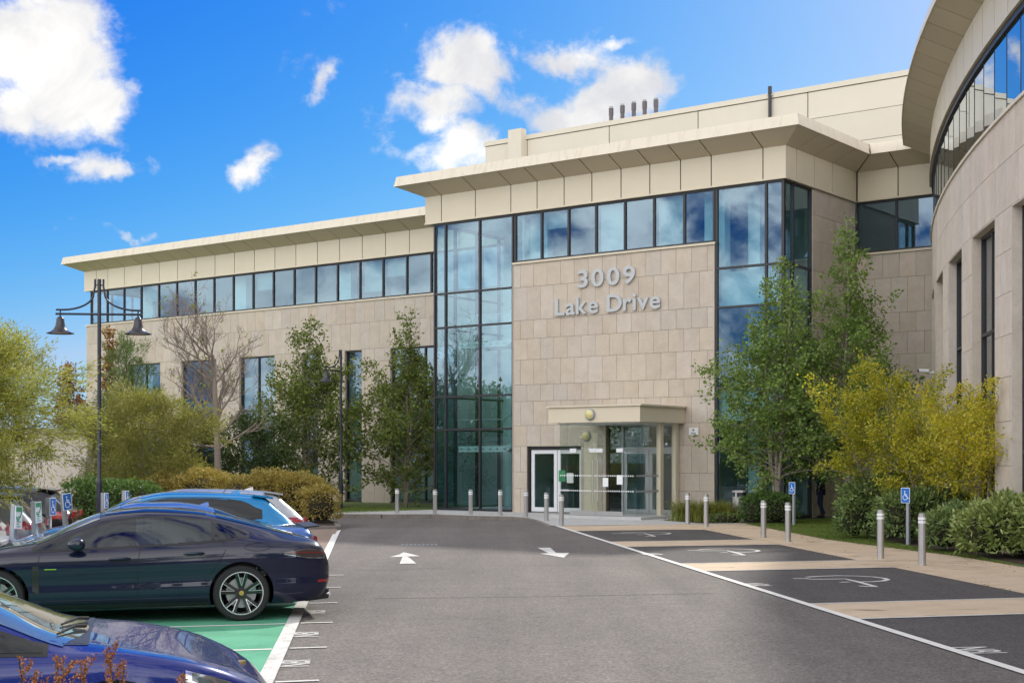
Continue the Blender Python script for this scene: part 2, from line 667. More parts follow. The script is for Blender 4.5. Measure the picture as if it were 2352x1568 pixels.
pmat('lamp_inner', (0.55, 0.54, 0.50), 0.5)
pmat('lamp_lens', (0.62, 0.55, 0.22), 0.3, coat=0.5)
pmat('white_paint', (0.72, 0.71, 0.67), 0.8, vary=(7, 0.2), bump=(60, 0.3))
ground_mat('worn_paint', [(0.20, 0.195, 0.185), (0.62, 0.61, 0.58), (0.74, 0.73, 0.70)], 3.0, 55, 0.85)
asphalt_mat('asphalt', (0.098, 0.089, 0.082), (0.21, 0.188, 0.172), 0.13)
asphalt_mat('asphalt_bay', (0.056, 0.052, 0.050), (0.122, 0.112, 0.107), 0.10)
ground_mat('path_tan', [(0.40, 0.30, 0.20), (0.58, 0.455, 0.32), (0.68, 0.55, 0.40)], 0.9, 60, 0.9, stain=((0.13, 0.105, 0.08), 1.6, 0.60))
ground_mat('granite', [(0.36, 0.36, 0.355), (0.48, 0.48, 0.47), (0.55, 0.55, 0.54)], 1.2, 80, 0.8)
ground_mat('kerb_stone', [(0.10, 0.09, 0.08), (0.20, 0.18, 0.155), (0.26, 0.24, 0.21)], 3.0, 50)
ground_mat('green_bay', [(0.035, 0.20, 0.115), (0.08, 0.34, 0.20), (0.14, 0.42, 0.27)], 1.4, 45, 0.85, stain=((0.10, 0.17, 0.13), 0.9, 0.60))
ground_mat('block_paving', [(0.16, 0.115, 0.09), (0.26, 0.19, 0.145), (0.32, 0.25, 0.20)], 2.5, 30)
ground_mat('soil', [(0.018, 0.012, 0.008), (0.05, 0.032, 0.02), (0.09, 0.06, 0.035)], 2.0, 30)
ground_mat('lawn', [(0.05, 0.085, 0.018), (0.10, 0.15, 0.03), (0.17, 0.19, 0.05)], 0.9, 26)
ground_mat('field', [(0.04, 0.06, 0.02), (0.08, 0.10, 0.035), (0.12, 0.13, 0.05)], 0.05, 3)
pmat('render_wall', (0.66, 0.60, 0.52), 0.85, vary=(0.7, 0.07))
pmat('bark_birch', (0.30, 0.255, 0.205), 0.85, vary=(9, 0.6))
pmat('bark_grey', (0.24, 0.195, 0.16), 0.9, vary=(12, 0.35), bump=(30, 0.5))
pmat('bark_brown', (0.13, 0.095, 0.065), 0.9, vary=(12, 0.35))
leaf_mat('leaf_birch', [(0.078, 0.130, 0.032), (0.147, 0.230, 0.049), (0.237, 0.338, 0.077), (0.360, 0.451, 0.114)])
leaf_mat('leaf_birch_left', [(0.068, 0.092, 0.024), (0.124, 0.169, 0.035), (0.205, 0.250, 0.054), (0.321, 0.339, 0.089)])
leaf_mat('leaf_yellow', [(0.210, 0.242, 0.032), (0.452, 0.441, 0.053), (0.651, 0.557, 0.063), (0.651, 0.347, 0.074)], 0.42)
leaf_mat('leaf_feather', [(0.157, 0.172, 0.036), (0.286, 0.300, 0.065), (0.429, 0.429, 0.114), (0.572, 0.558, 0.200)], 0.45)
leaf_mat('leaf_feather_dark', [(0.108, 0.115, 0.030), (0.203, 0.209, 0.049), (0.297, 0.290, 0.074), (0.378, 0.365, 0.115)], 0.4)
leaf_mat('leaf_pine', [(0.049, 0.084, 0.028), (0.091, 0.147, 0.042), (0.154, 0.224, 0.063), (0.210, 0.238, 0.084)], 0.25)
leaf_mat('leaf_copper', [(0.140, 0.049, 0.020), (0.238, 0.084, 0.028), (0.308, 0.140, 0.042), (0.280, 0.196, 0.070)], 0.35)
leaf_mat('leaf_gold', [(0.165, 0.135, 0.038), (0.30, 0.235, 0.058), (0.42, 0.32, 0.09), (0.38, 0.36, 0.10)], 0.3)
leaf_mat('leaf_dark', [(0.023, 0.042, 0.016), (0.047, 0.078, 0.023), (0.086, 0.133, 0.034), (0.133, 0.187, 0.047)], 0.2, 0.4)
leaf_mat('leaf_laurel', [(0.067, 0.101, 0.034), (0.126, 0.193, 0.059), (0.218, 0.302, 0.101), (0.353, 0.420, 0.160)], 0.2, 0.35)
leaf_mat('leaf_laurel_light', [(0.089, 0.121, 0.032), (0.194, 0.259, 0.073), (0.341, 0.406, 0.130), (0.486, 0.535, 0.211)], 0.2, 0.35)
leaf_mat('leaf_box', [(0.036, 0.073, 0.018), (0.073, 0.137, 0.033), (0.118, 0.209, 0.051), (0.182, 0.273, 0.073)], 0.2, 0.4)
leaf_mat('leaf_bright', [(0.05, 0.09, 0.010), (0.09, 0.15, 0.014), (0.15, 0.22, 0.02), (0.22, 0.27, 0.035)], 0.3)
leaf_mat('blade', [(0.070, 0.105, 0.018), (0.168, 0.224, 0.039), (0.280, 0.301, 0.063), (0.378, 0.308, 0.098)], 0.3)
leaf_mat('turf', [(0.045, 0.083, 0.015), (0.098, 0.158, 0.027), (0.165, 0.225, 0.042), (0.285, 0.270, 0.075)], 0.3, 0.7)
leaf_mat('seed', [(0.140, 0.049, 0.020), (0.280, 0.098, 0.035), (0.378, 0.154, 0.056), (0.448, 0.224, 0.098)], 0.1, 0.8)
# ------------------------------------------------------------------ the ground
def struct(o):
    return tag(o, kind='structure')


def sheet(name, poly, z, mat, parent=None, dip=False, seg=1.0):
    mb = MB()
    mb.add([(p[0], p[1], (gz(*p) if dip else 0) + z) for p in poly], [tuple(range(len(poly)))])
    o = mb.build(name, MATS[mat], parent)
    if not parent: struct(o)
    return o


def strip(pts, w, z=0.006, seg=0.7):
    """flat painted ribbon along ground points"""
    P = []
    for a, b in zip(pts[:-1], pts[1:]):
        L = math.hypot(b[0] - a[0], b[1] - a[1])
        n = max(1, int(L / seg))
        P += [(a[0] + (b[0] - a[0]) * i / n, a[1] + (b[1] - a[1]) * i / n) for i in range(n)]
    P.append(tuple(pts[-1]))
    vs, fs = [], []
    for i, p in enumerate(P):
        a, b = P[max(0, i - 1)], P[min(len(P) - 1, i + 1)]
        t = Vector((b[0] - a[0], b[1] - a[1])).normalized()
        nx, ny = -t.y, t.x
        for s_ in (1, -1):
            q = (p[0] + nx * w / 2 * s_, p[1] + ny * w / 2 * s_)
            vs.append((q[0], q[1], gz(*q) + z))
    for i in range(len(P) - 1):
        fs.append((2 * i, 2 * i + 1, 2 * i + 3, 2 * i + 2))
    mb = MB()
    mb.add(vs, fs)
    return mb


ground = MB()
ground.add([(-900, -700, -0.42), (900, -700, -0.42), (900, 1500, -0.42), (-900, 1500, -0.42)], [(0, 1, 2, 3)])
struct(ground.build('ground', MATS['field']))

road = MB()
road.grid(lambda a, b: (-62 + 77 * a, -30 + 90 * b, gz(-62 + 77 * a, -30 + 90 * b)), 77, 90)
road = struct(road.build('road', MATS['asphalt']))


def XR(Y): return 1.375 + 0.1191 * (43.2 - Y)      # right edge line of the lane
def XP(Y): return 7.78 - 0.115 * (Y - 21.6)        # bays meet the footpath
def XL(Y): return -2.264 - 0.0992 * (Y - 13.0)     # left edge line of the lane
def on_right(Y, t):
    """t metres along a bay line that leaves the right edge line at depth Y"""
    return (XR(Y) + t * 0.9695, Y + t * 0.245)


# bays on the right: darker surfacing, tan walkways between them
bay = sheet('disabled_bay_surface', [(XR(2), 2), (XP(2), 2), (XP(41.5), 41.5), (XR(41.5), 41.5)], 0.004, 'asphalt_bay')
hatch = []
for y0, y1 in ((10.5, 12.4), (18.15, 20.02), (25.86, 27.7), (33.0, 35.0), (40.3, 43.2)):
    def bl(y):
        t = 0
        while True:
            p = on_right(y, t)
            if p[0] >= XP(p[1]) + 0.04: return p
            t += 0.02
    a, b = on_right(y0, 0), on_right(y1, 0)
    sheet('tan_walkway', [a, bl(y0), bl(y1), b], 0.008, 'path_tan')
    for y in (y0, y1):
        if y < 40:
            e = bl(y)
            strip([on_right(y, 0.05), e], 0.085, 0.012).build('bay_line', MATS['worn_paint'], bay)
path_right = [(10.6, 14), (10.05, 20.0), (9.64, 26.8), (9.35, 29.8), (8.77, 32.2), (7.96, 36), (7.5, 42.1), (7.3, 44.7)]
sheet('footpath', [(XP(14), 14), (XP(20), 20), (XP(27), 27), (XP(36), 36), (XP(41), 41), (XR(41.2), 41.2), (XR(43.2) + 0.02, 43.2), (3.2, 43.6)][:5]
      + [(XP(41), 41), (2.0, 41.4), (1.5, 43.0), (4.6, 44.2), (7.3, 44.9)] + path_right[::-1], 0.0085, 'path_tan')
strip([(XR(y), y) for y in (2, 14, 30, 43.3)], 0.13, 0.014).build('edge_line', MATS['white_paint'], road)

# granite apron in front of the entrance, with its kerb
kerb_line = [(-12.5, 53.6), (-6.7, 52.7), (-4.77, 52.3), (-2.88, 52.3), (-1.5, 51.1), (0.07, 50.0), (0.57, 49.2), (0.93, 46.7), (1.22, 43.3)]
sheet('entrance_paving', kerb_line[1:] + [(4.6, 44.1), (7.3, 44.8), (8.2, 46.4), (9.2, 47.3), (-3.0, 57.0), (-6.6, 55.2)], 0.012, 'granite')
kroot = struct(empty('kerb'))
kp = []
for a, b in zip(kerb_line[:-1], kerb_line[1:]):
    L = math.hypot(b[0] - a[0], b[1] - a[1])
    n = max(1, round(L / 0.92))
    kp += [(a[0] + (b[0] - a[0]) * i / n, a[1] + (b[1] - a[1]) * i / n) for i in range(n)]
kp.append(kerb_line[-1])


def kerb_run(pts, parent, w=0.14, ztop=0.016, side=1):
    for a, b in zip(pts[:-1], pts[1:]):
        t = Vector((b[0] - a[0], b[1] - a[1]))
        L = t.length
        t.normalize()
        nx, ny = t.y * side, -t.x * side          # towards the road
        g0 = 0.008 / max(L, 0.1)
        A = (a[0] + t.x * 0.006, a[1] + t.y * 0.006)
        B = (b[0] - t.x * 0.006, b[1] - t.y * 0.006)
        mb = MB()
        q = [(A[0] + nx * 0.0, A[1] + ny * 0.0), (B[0], B[1]), (B[0] + nx * w, B[1] + ny * w), (A[0] + nx * w, A[1] + ny * w)]
        dz = random.uniform(-0.003, 0.003)
        mb.hexa([(p[0], p[1], -0.3) for p in q] + [(p[0], p[1], ztop + dz - (0.012 if k > 1 else 0)) for k, p in enumerate(q)])
        mb.build('kerb_stone', MATS['kerb_stone'], parent)


kerb_run(kp, kroot)
# grass strip under the left wing and the planted island at the end of the bays
sheet('lawn', [(-12.5, 53.75), (-6.6, 52.9), (-4.7, 55.0), (-3.25, 56.5), (-3.3, 66), (-40, 92), (-60, 92), (-60, 60)], 0.006, 'lawn')
isl = [(-5.15, 41.7), (-5.6, 44.5), (-6.4, 47.6), (-8.5, 50.5), (-12.6, 53.5), (-26, 62), (-40, 62), (-24, 44), (-8.6, 33.0), (-8.4, 40.5)]
sheet('planted_island', isl, 0.055, 'soil')
ik = struct(empty('island_kerb'))
ip = []
for a, b in zip([(-8.4, 40.6)] + isl[:4], isl[:5]):
    L = math.hypot(b[0] - a[0], b[1] - a[1]); n = max(1, round(L / 0.92))
    ip += [(a[0] + (b[0] - a[0]) * i / n, a[1] + (b[1] - a[1]) * i / n) for i in range(n)]
kerb_run(ip, ik, ztop=0.085)
# left bays
sheet('green_bay_surface', [(XL(4), 4), (XL(23.2), 23.2), (-8.15, 22.0), (-6.9, 3.4)], 0.004, 'green_bay')
bp = sheet('block_paving', [(XL(23.3), 23.3), (XL(41.4), 41.4), (-8.4, 40.6), (-8.15, 22.1)], 0.006, 'block_paving')
strip([(XL(y), y) for y in (3, 10, 20, 28.0)], 0.16, 0.012).build('edge_line', MATS['worn_paint'], road)
strip([(XL(y) + 0.02, y) for y in (28.0, 34, 41.3)], 0.16, 0.012).build('edge_line', MATS['white_paint'], road)
# bay lines on the left, leaving the edge line with short ticks into the lane
def on_left(Y, t):
    return (XL(Y) + t * 0.967, Y + t * 0.254)


LY = [8.2, 10.6, 13.0, 15.32, 17.67, 20.1, 22.5, 24.9]
for Y in LY:
    strip([on_left(Y, 0.10), on_left(Y, 0.50)], 0.075, 0.010).build('bay_tick', MATS['worn_paint'], road)
    strip([on_left(Y, -5.0), on_left(Y, -0.09)], 0.075, 0.008).build('bay_line', MATS['white_paint'], road)


def text_mesh(ch, size, extrude=0.0, bold=0.0, align='LEFT', bev=0.0):
    cu = bpy.data.curves.new('letter', 'FONT')
    cu.body = ch
    cu.size = size
    cu.extrude = extrude
    cu.offset = bold
    cu.bevel_depth = bev
    cu.align_x = align
    cu.resolution_u = 6
    o = bpy.data.objects.new('letter', cu)
    COL.objects.link(o)
    bpy.context.view_layer.update()
    dg = bpy.context.evaluated_depsgraph_get()
    me = bpy.data.meshes.new_from_object(o.evaluated_get(dg))
    bpy.data.objects.remove(o)
    return me


nbi = text_mesh('NBI', 0.40, bold=0.006, align='CENTER')
nbi.materials.clear()
nbi.materials.append(MATS['worn_paint'])
for Y in [9.4, 11.8, 14.16, 16.5, 18.9, 21.3]:      # letters lie across the edge of the lane
    x, y = on_left(Y, 0.36)
    o = mkobj('bay_letters', nbi, road, (x, y, 0.0075))
    o.rotation_euler = (0, 0, R(90 + 6))
    o.scale = (0.75, 1.1, 1)
    o.location.x += 0.0
for px, py in ((2245, 1495), (1733, 1343.5), (1496, 1273)):
    x, y = G(px, py)
    x -= 0.2
    o = mkobj('bay_letters', nbi, bay, (x, y, 0.0115))
    o.rotation_euler = (0, 0, R(-90 + 8))
    o.scale = (0.85, 1.55, 1)
# direction arrows
D3 = lambda c: (643.1 + 0.3359 * c[0], 1084.0 + 0.3359 * c[1])
for pts in ([(750, 582), (818, 563), (845, 548), (957, 575), (873, 578), (932, 625), (818, 627), (838, 580)],
            [(1762, 518), (1848, 517), (1888, 553), (1978, 553), (1940, 585), (1778, 558), (1836, 555)]):
    g_ = [G(*D3(p)) for p in pts]
    mb = MB()
    mb.add([(p[0], p[1], 0.008) for p in g_], [tuple(range(len(g_)))])
    mb.build('direction_arrow', MATS['worn_paint'], road)
# wheelchair symbols painted on the right-hand bays
D6 = lambda c: (1561.9 + 0.3359 * c[0], 1010.6 + 0.3359 * c[1])
arc_px = [(865, 938), (950, 932), (1080, 928), (1200, 930), (1320, 936), (1395, 945), (1420, 955), (1390, 964), (1320, 969), (1235, 970)]
leg_px = [(775, 948), (850, 947), (905, 953), (1130, 950), (1225, 972), (1330, 1001)]
foot_px = [(1225, 998), (1280, 1002), (1352, 1003)]
seat_px = [(1092, 974), (1160, 971)]
ref = G(*D6((1100, 960)))


def wheelchair_ground(Y, t):
    c = on_right(Y, t)
    for px, w in ((arc_px, 0.10), (leg_px, 0.10), (foot_px, 0.11), (seat_px, 0.08)):
        pts = [G(*D6(p)) for p in px]
        strip([(p[0] - ref[0] + c[0], p[1] - ref[1] + c[1]) for p in pts], w, 0.010, 0.3).build('wheelchair_symbol_stroke', MATS['worn_paint'], bay)


# find t, Y of the symbol read from the picture, then the same place in the other bays
t0 = (ref[0] - XR(ref[1] - 0.45)) / 0.9695
for dy, dt_ in ((0, 0), (7.45, 0), (14.8, -0.3), (-7.6, 0.42)):
    wheelchair_ground(ref[1] - t0 * 0.245 + dy, t0 + dt_)
# tarred seams across the lane
for a, b in (((860, 1374), (1640, 1362)), ((815, 1309), (1030, 1303))):
    strip([G(*a), G((a[0] + b[0]) / 2, (a[1] + b[1]) / 2 + 1.5), G(*b)], 0.025, 0.003).build('tar_seam', MATS['asphalt_bay'], road)
# drain cover
x, y = G(965, 1250)
mb = MB()
for i in range(9):
    mb.box(x - 0.45 + i * 0.1, x - 0.39 + i * 0.1, y - 0.16, y + 0.16, 0.0, 0.006)
mb.build('drain_grate', MATS['galv'], road)
# right-hand lawn and beds
sheet('lawn', path_right[::1] + [(8.0, 46.4), (9.2, 47.4), (13.5, 53), (16, 50), (12.2, 40), (10.9, 32), (10.6, 20)], 0.012, 'lawn')
sheet('planting_bed', [(9.5, 38.6), (9.15, 36), (9.35, 33.0), (9.75, 30.2), (9.85, 26.5), (10.0, 20), (10.5, 19), (10.8, 32), (12.1, 40), (11.4, 41.5), (10.2, 40.6)], 0.022, 'soil')
sheet('planting_bed', [(5.0, 47.2), (6.0, 44.85), (7.2, 45.2), (8.6, 46.2), (9.2, 47.2), (6.2, 49.55)], 0.022, 'soil')

# ------------------------------------------------------------------ the office building
P0 = (0.033, 54.4, 0.0)
ROT = math.atan2(UY, UX)
WD = 5.72                       # how far the wings stand behind the entrance block
ZS, ZH, ZP, ZE, ZF, ZT = 9.45, 11.40, 11.46, 12.50, 12.91, 13.29
OV = 0.95


def f_front(s, o, z): return (s, -o, z)
def f_wing(s, o, z): return (s, WD - o, z)
def f_right(s, o, z): return (11.40 + o, s, z)
def f_left(s, o, z): return (-4.0 - o, s, z)


DC, DR = (110.182, 19.310), 100.206
def f_drum(s, o, z):
    a = s / DR
    return (DC[0] - (DR + o) * math.cos(a), DC[1] + (DR + o) * math.sin(a), z)


def along(mb, fac, s0, s1, sec, m0=0.0, m1=0.0, n=1, mi=0):
    k = len(sec)
    vs = []
    for i in range(n + 1):
        t = i / n
        for (o, z) in sec:
            a, b = s0 + m0 * o, s1 + m1 * o
            vs.append(fac(a + (b - a) * t, o, z))
    fs = []
    for i in range(n):
        for j in range(k):
            fs.append((i * k + j, (i + 1) * k + j, (i + 1) * k + (j + 1) % k, i * k + (j + 1) % k))
    fs.append(tuple(range(k)))
    fs.append(tuple(n * k + j for j in range(k))[::-1])
    mb.add(vs, fs, mi)
    return mb


def rect(o0, o1, z0, z1): return [(o0, z0), (o1, z0), (o1, z1), (o0, z1)]


def eaves(fac, root, s0, s1, joints, m0=0, m1=0, n=1, full=True):
    gap = 0.042
    js = [s0] + [j for j in joints if s0 + 0.2 < j < s1 - 0.2] + [s1]
    along(MB(), fac, s0, s1, rect(-0.22, 0.03, ZH + 0.03, ZE + 0.3), 0, 0, n).build('band_backing', MATS['joint'], root)
    along(MB(), fac, s0, s1, [(0.0, ZE + 0.045), (OV - 0.04, ZF + 0.04), (OV - 0.04, ZF + 0.09), (0.0, ZE + 0.10)], m0, m1, n).build('soffit_backing', MATS['joint'], root)
    for i in range(len(js) - 1):
        a, b = js[i] + (gap / 2 if i else 0), js[i + 1] - (gap / 2 if i < len(js) - 2 else 0)
        ma, mb_ = (m0 if i == 0 else 0), (m1 if i == len(js) - 2 else 0)
        along(MB(), fac, a, b, rect(0.032, 0.06, ZP, ZE), ma, mb_).build('cladding_panel', MATS['cream'], root)
        along(MB(), fac, a, b, [(0.062, ZE + 0.002), (OV - 0.015, ZF - 0.004), (OV - 0.015, ZF + 0.03), (0.062, ZE + 0.035)], ma, mb_).build('soffit_panel', MATS['soffit'], root)
    along(MB(), fac, s0, s1, rect(-0.1, 0.085, ZH, ZP - 0.004), m0, m1, n).build('drip_edge', MATS['cream'], root)
    along(MB(), fac, s0, s1, [(OV - 0.012, ZF - 0.012), (OV + 0.012, ZF - 0.012), (OV - 0.075, ZT), (OV - 0.30, ZT + 0.012), (OV - 0.32, ZT - 0.02), (OV - 0.13, ZT - 0.03)], m0, m1, n).build('fascia', MATS['fascia'], root)


def free_spans(a, b, cuts):
    spans = [(a, b)]
    for c0, c1 in cuts:
        out = []
        for x0, x1 in spans:
            if c1 <= x0 or c0 >= x1: out.append((x0, x1)); continue
            if c0 > x0: out.append((x0, c0))
            if c1 < x1: out.append((c1, x1))
        spans = out
    return [q for q in spans if q[1] - q[0] > 0.02]


ROWS = [0.0, 0.918, 1.55, 2.516, 3.306, 4.223, 4.853, 5.805, 6.596, 7.30, 8.56, ZS]


def stone_wall(fac, root, s0, s1, rows, openings, mat='stone', pitch=0.6225, phase=0.0, smin=None, limit=290, deep=0.30, first=None):
    """thin stone slabs hung in half bond on a backing wall, with openings (s0, s1, z0, z1)"""
    back = MB()
    cells = []
    for r in range(len(rows) - 1):
        z0, z1 = rows[r], rows[r + 1]
        cuts = [(o[0], o[1]) for o in openings if o[2] < z1 - 0.05 and o[3] > z0 + 0.05]
        for a, b in free_spans(s0, s1, cuts):
            n = max(1, int((b - a) / 2)) if fac is f_drum else 1
            along(back, fac, a, b, rect(-deep, -0.034, z0, z1), n=n)
            off = phase + (pitch / 2 if r % 2 else 0)
            k = math.floor((a - off) / pitch)
            e = a
            while e < b - 1e-6:
                k += 1
                nx = min(b, off + k * pitch)
                if nx - e < 0.06 and nx < b: continue
                if b - nx < 0.06: nx = b
                cells.append((e, nx, z0, z1))
                e = nx
    back.build('wall', MATS['backing'], root)
    g = 0.0055
    rest = MB()
    if smin is not None: cells = [c for c in cells if c[1] > smin]
    key = (lambda c: -c[2]) if first is None else first
    cells.sort(key=key)
    for i, (a, b, z0, z1) in enumerate(cells):
        pr = random.uniform(-0.003, 0.001)
        q = rect(-0.032, pr, z0 + g, z1 - g)
        if i < limit:
            along(MB(), fac, a + g, b - g, q).build('stone_slab', MATS[mat], root)
        else:
            along(rest, fac, a + g, b - g, q)
    if rest.v:
        tag(rest.build('stone_slabs', MATS[mat], root), kind='stuff')


def window(fac, root, s0, s1, z0, z1, mull=(), trans=(), off=-0.1, fw=0.075, glass='glass', dep=0.12, spandrel=()):
    """glazing: one object for each pane and each frame member"""
    ss = [s0] + list(mull) + [s1]
    zs = [z0] + list(trans) + [z1]
    for k, s in enumerate(ss):
        a, b = (s, s + fw) if k == 0 else ((s - fw, s) if k == len(ss) - 1 else (s - fw / 2, s + fw / 2))
        along(MB(), fac, a, b, rect(off - dep / 2, off + dep / 2, z0, z1)).build('mullion', MATS['frame_dark'], root)
    for k, z in enumerate(zs):
        a, b = (z, z + fw) if k == 0 else ((z - fw, z) if k == len(zs) - 1 else (z - fw / 2, z + fw / 2))
        for i in range(len(ss) - 1):
            along(MB(), fac, ss[i] + (fw if i == 0 else fw / 2), ss[i + 1] - (fw if i == len(ss) - 2 else fw / 2),
                  rect(off - dep / 2 + 0.004, off + dep / 2 - 0.004, a, b)).build('transom', MATS['frame_dark'], root)
    for i in range(len(ss) - 1):
        for j in range(len(zs) - 1):
            m = 'glass_spandrel' if j in spandrel else glass
            a = ss[i] + (fw if i == 0 else fw / 2)
            b = ss[i + 1] - (fw if i == len(ss) - 2 else fw / 2)
            c = zs[j] + (fw if j == 0 else fw / 2)
            d = zs[j + 1] - (fw if j == len(zs) - 2 else fw / 2)
            t = random.uniform(-0.0015, 0.0015)      # panes are never perfectly true
            t2 = random.uniform(-0.0015, 0.0015)
            mb = MB()
            mb.add([fac(a, off + t, c), fac(b, off - t, c), fac(b, off - t + t2, d), fac(a, off + t + t2, d)], [(0, 1, 2, 3)])
            mb.build('window_pane', MATS[m], root)


def reveal(fac, root, s0, s1, z0, z1, mat, depth=0.26):
    mb = MB()
    along(mb, fac, s0, s0 + 0.03, rect(-depth, -0.002, z0, z1))
    along(mb, fac, s1 - 0.03, s1, rect(-depth, -0.002, z0, z1))
    along(mb, fac, s0 + 0.03, s1 - 0.03, rect(-depth, -0.002, z1 - 0.03, z1))
    mb.build('window_reveal', MATS[mat], root)


def box(root, name, mat, *b):
    return MB().box(*b).build(name, MATS[mat], root)


# ---- left wing
lw = empty('office_wing', P0, ROT, 'long stone office wing with a ribbon of upper windows, left of the glazed stair', 'building')
lw_win = [(-30.65, -27.91), (-26.25, -23.45), (-21.77, -19.14), (-17.3, -16.11), (-14.41, -13.24), (-11.49, -7.4)]
rows_l = [0.0, 0.918, 1.55, 2.516, 3.306, 4.223, 4.853, 5.805, 6.596, 7.20, 8.45, ZS]
stone_wall(f_wing, lw, -34.33, -4.25, rows_l, [(a, b, 0.05, 7.2) for a, b in lw_win])
for a, b in lw_win:
    m = [(a + b) / 2] if b - a > 2 else []
    window(f_wing, lw, a + 0.03, b - 0.03, 0.06, 7.17, m, [3.15, 4.45], off=-0.19, glass='glass', spandrel=(1,))
    reveal(f_wing, lw, a, b, 0.05, 7.2, 'stone')
along(MB(), f_wing, -34.40, -4.25, rect(-0.3, 0.05, ZS, ZS + 0.075)).build('sill', MATS['cream'], lw)
mull_l = [-34.02 + 1.47 * i for i in range(1, 20)]
window(f_wing, lw, -34.02, -4.3, ZS + 0.076, ZH - 0.002, [m for m in mull_l if m < -4.8])
eaves(f_wing, lw, -34.38, -4.1, [-33.35, -32.32] + [-30.88 + 1.475 * i for i in range(19)], m0=-1, full=True)
# inside and behind
box(lw, 'floor_slab', 'ceiling', -34.0, -4.1, WD + 0.32, 19.6, 7.25, 8.5)
box(lw, 'floor_slab', 'ceiling', -34.0, -4.1, WD + 0.32, 19.6, 3.2, 4.35)
box(lw, 'floor_slab', 'interior_floor', -34.0, -4.1, WD + 0.32, 19.6, -0.3, 0.03)
box(lw, 'roof', 'roofing', -34.9, -3.6, WD - 0.6, 20.6, ZT - 0.16, ZT - 0.05)
box(lw, 'ceiling', 'ceiling', -34.0, -4.1, WD + 0.3, 19.6, 11.42, 11.5)
box(lw, 'rear_wall', 'render_wall', -34.3, -4.1, 19.6, 19.9, -0.3, 9.4)
box(lw, 'rear_wall', 'render_wall', -34.3, -4.1, 19.6, 19.9, 11.3, ZT - 0.2)
window(lambda s, o, z: (s, 19.9 + o, z), lw, -34.0, -4.3, 9.4, 11.3, [-34 + 2.9 * i for i in range(1, 10)], glass='glass_clear')
mb = MB(); mb.box(-34.33, -34.05, WD + 0.3, 19.6, -0.3, ZS); mb.box(-34.33, -34.05, WD + 4.2, 19.6, ZS, ZT - 0.2); mb.box(-34.33, -34.05, WD + 0.2, WD + 4.2, ZH, ZT - 0.2)
mb.build('end_wall', MATS['render_wall'], lw)
window(lambda s, o, z: (-34.1 - o, s, z), lw, WD + 0.16, WD + 4.2, ZS + 0.076, ZH, [WD + 1.5, WD + 2.9])
for s in (-29.9, -22.5, -15.1, -7.7):
    box(lw, 'column', 'interior_white', s - 0.42, s + 0.42, WD + 0.75, WD + 1.2, -0.2, 11.42)
for s in (-27.0, -19.0, -10.5):
    box(lw, 'partition', 'interior_wall', s, s + 0.12, WD + 5.5, 14.0, 8.5, 11.42)
box(lw, 'partition', 'interior_wall', -34.0, -4.1, 13.0, 13.12, 4.35, 7.25)
box(lw, 'partition', 'interior_wall', -34.0, -4.1, 11.0, 11.12, 0.03, 3.2)
for i_ in (3, 9, 14, 15):
    box(lw, 'roller_blind', 'blind', -34.02 + 1.47 * i_ + 0.08, -34.02 + 1.47 * (i_ + 1) - 0.08, WD + 0.3, WD + 0.31, 10.5 if i_ % 2 else 9.9, 11.3)
# desks and chairs backs seen through the panes
for s in (-25.6, -20.9, -18.2, -12.2, -10.9):
    box(lw, 'desk_screen', 'interior_white', s, s + random.uniform(0.5, 1.1), WD + 2.0, WD + 2.06, 8.5, 9.85)

# ---- entrance block
eb = empty('entrance_block', P0, ROT, 'projecting stone and glass entrance block with overhanging cream eaves', 'building')
OP1, OP2 = (0.664, 3.15, 0.0, 2.516), (4.25, 7.25, 0.0, 3.306)
stone_wall(f_front, eb, 0.04, 8.70, ROWS, [OP1, OP2], phase=0.36, limit=300)
along(MB(), f_front, -0.0, 8.78, rect(-0.3, 0.06, ZS, ZS + 0.075)).build('sill', MATS['cream'], eb)
mb = MB(); mb.box(8.70, 8.74, -0.02, 0.34, 0, ZS); mb.build('wall_edge', MATS['stone'], eb)
mb = MB(); mb.box(0.0, 0.036, -0.02, 0.34, 0, ZS); mb.build('wall_edge', MATS['stone'], eb)
window(f_front, eb, 0.03, 8.72, ZS + 0.076, ZH - 0.002, [1.31, 2.55, 3.78, 5.03, 6.26, 7.50])
TR = [3.2, 4.5, 7.25, 8.6]
window(f_front, eb, -3.99, 0.0, 0.03, ZH - 0.002, [-3.39, -1.66], TR, off=-0.08)
window(f_front, eb, 8.76, 11.36, 0.03, ZH - 0.002, [10.68], TR, off=-0.08)
window(f_right, eb, 0.06, 2.13, 0.03, ZH - 0.002, [0.75], TR, off=-0.10)
window(f_left, eb, 0.06, WD, 0.03, ZH - 0.002, [1.3, 2.7, 4.2], TR, off=-0.08)
stone_wall(f_right, eb, 2.13, WD, ROWS[:-1] + [9.6, 10.5, ZH], [], pitch=1.25, phase=2.2)
JF = [-3.518, -1.79, -0.054, 1.19, 2.436, 3.677, 4.946, 6.16, 7.42, 8.642, 10.62]
eaves(f_front, eb, -4.3, 11.40, JF, m0=-1, m1=1)
eaves(f_right, eb, 0.0, WD, [0.75, 2.15, 3.6], m0=-1, m1=-1)
eaves(lambda s, o, z: (-4.3 - o, s, z), eb, 0.0, WD, [1.4, 2.8, 4.2], m0=-1, m1=-1)
box(eb, 'roof', 'roofing', -4.6, 11.9, -0.6, 19.5, ZT - 0.15, ZT - 0.04)
box(eb, 'ceiling', 'ceiling', -3.9, 11.3, 0.3, 19.5, 11.42, 11.5)
box(eb, 'floor_slab', 'ceiling', 0.2, 11.2, 0.32, 19.5, 7.3, 8.5)
box(eb, 'floor_slab', 'ceiling', 0.2, 11.2, 0.32, 19.5, 3.36, 4.4)
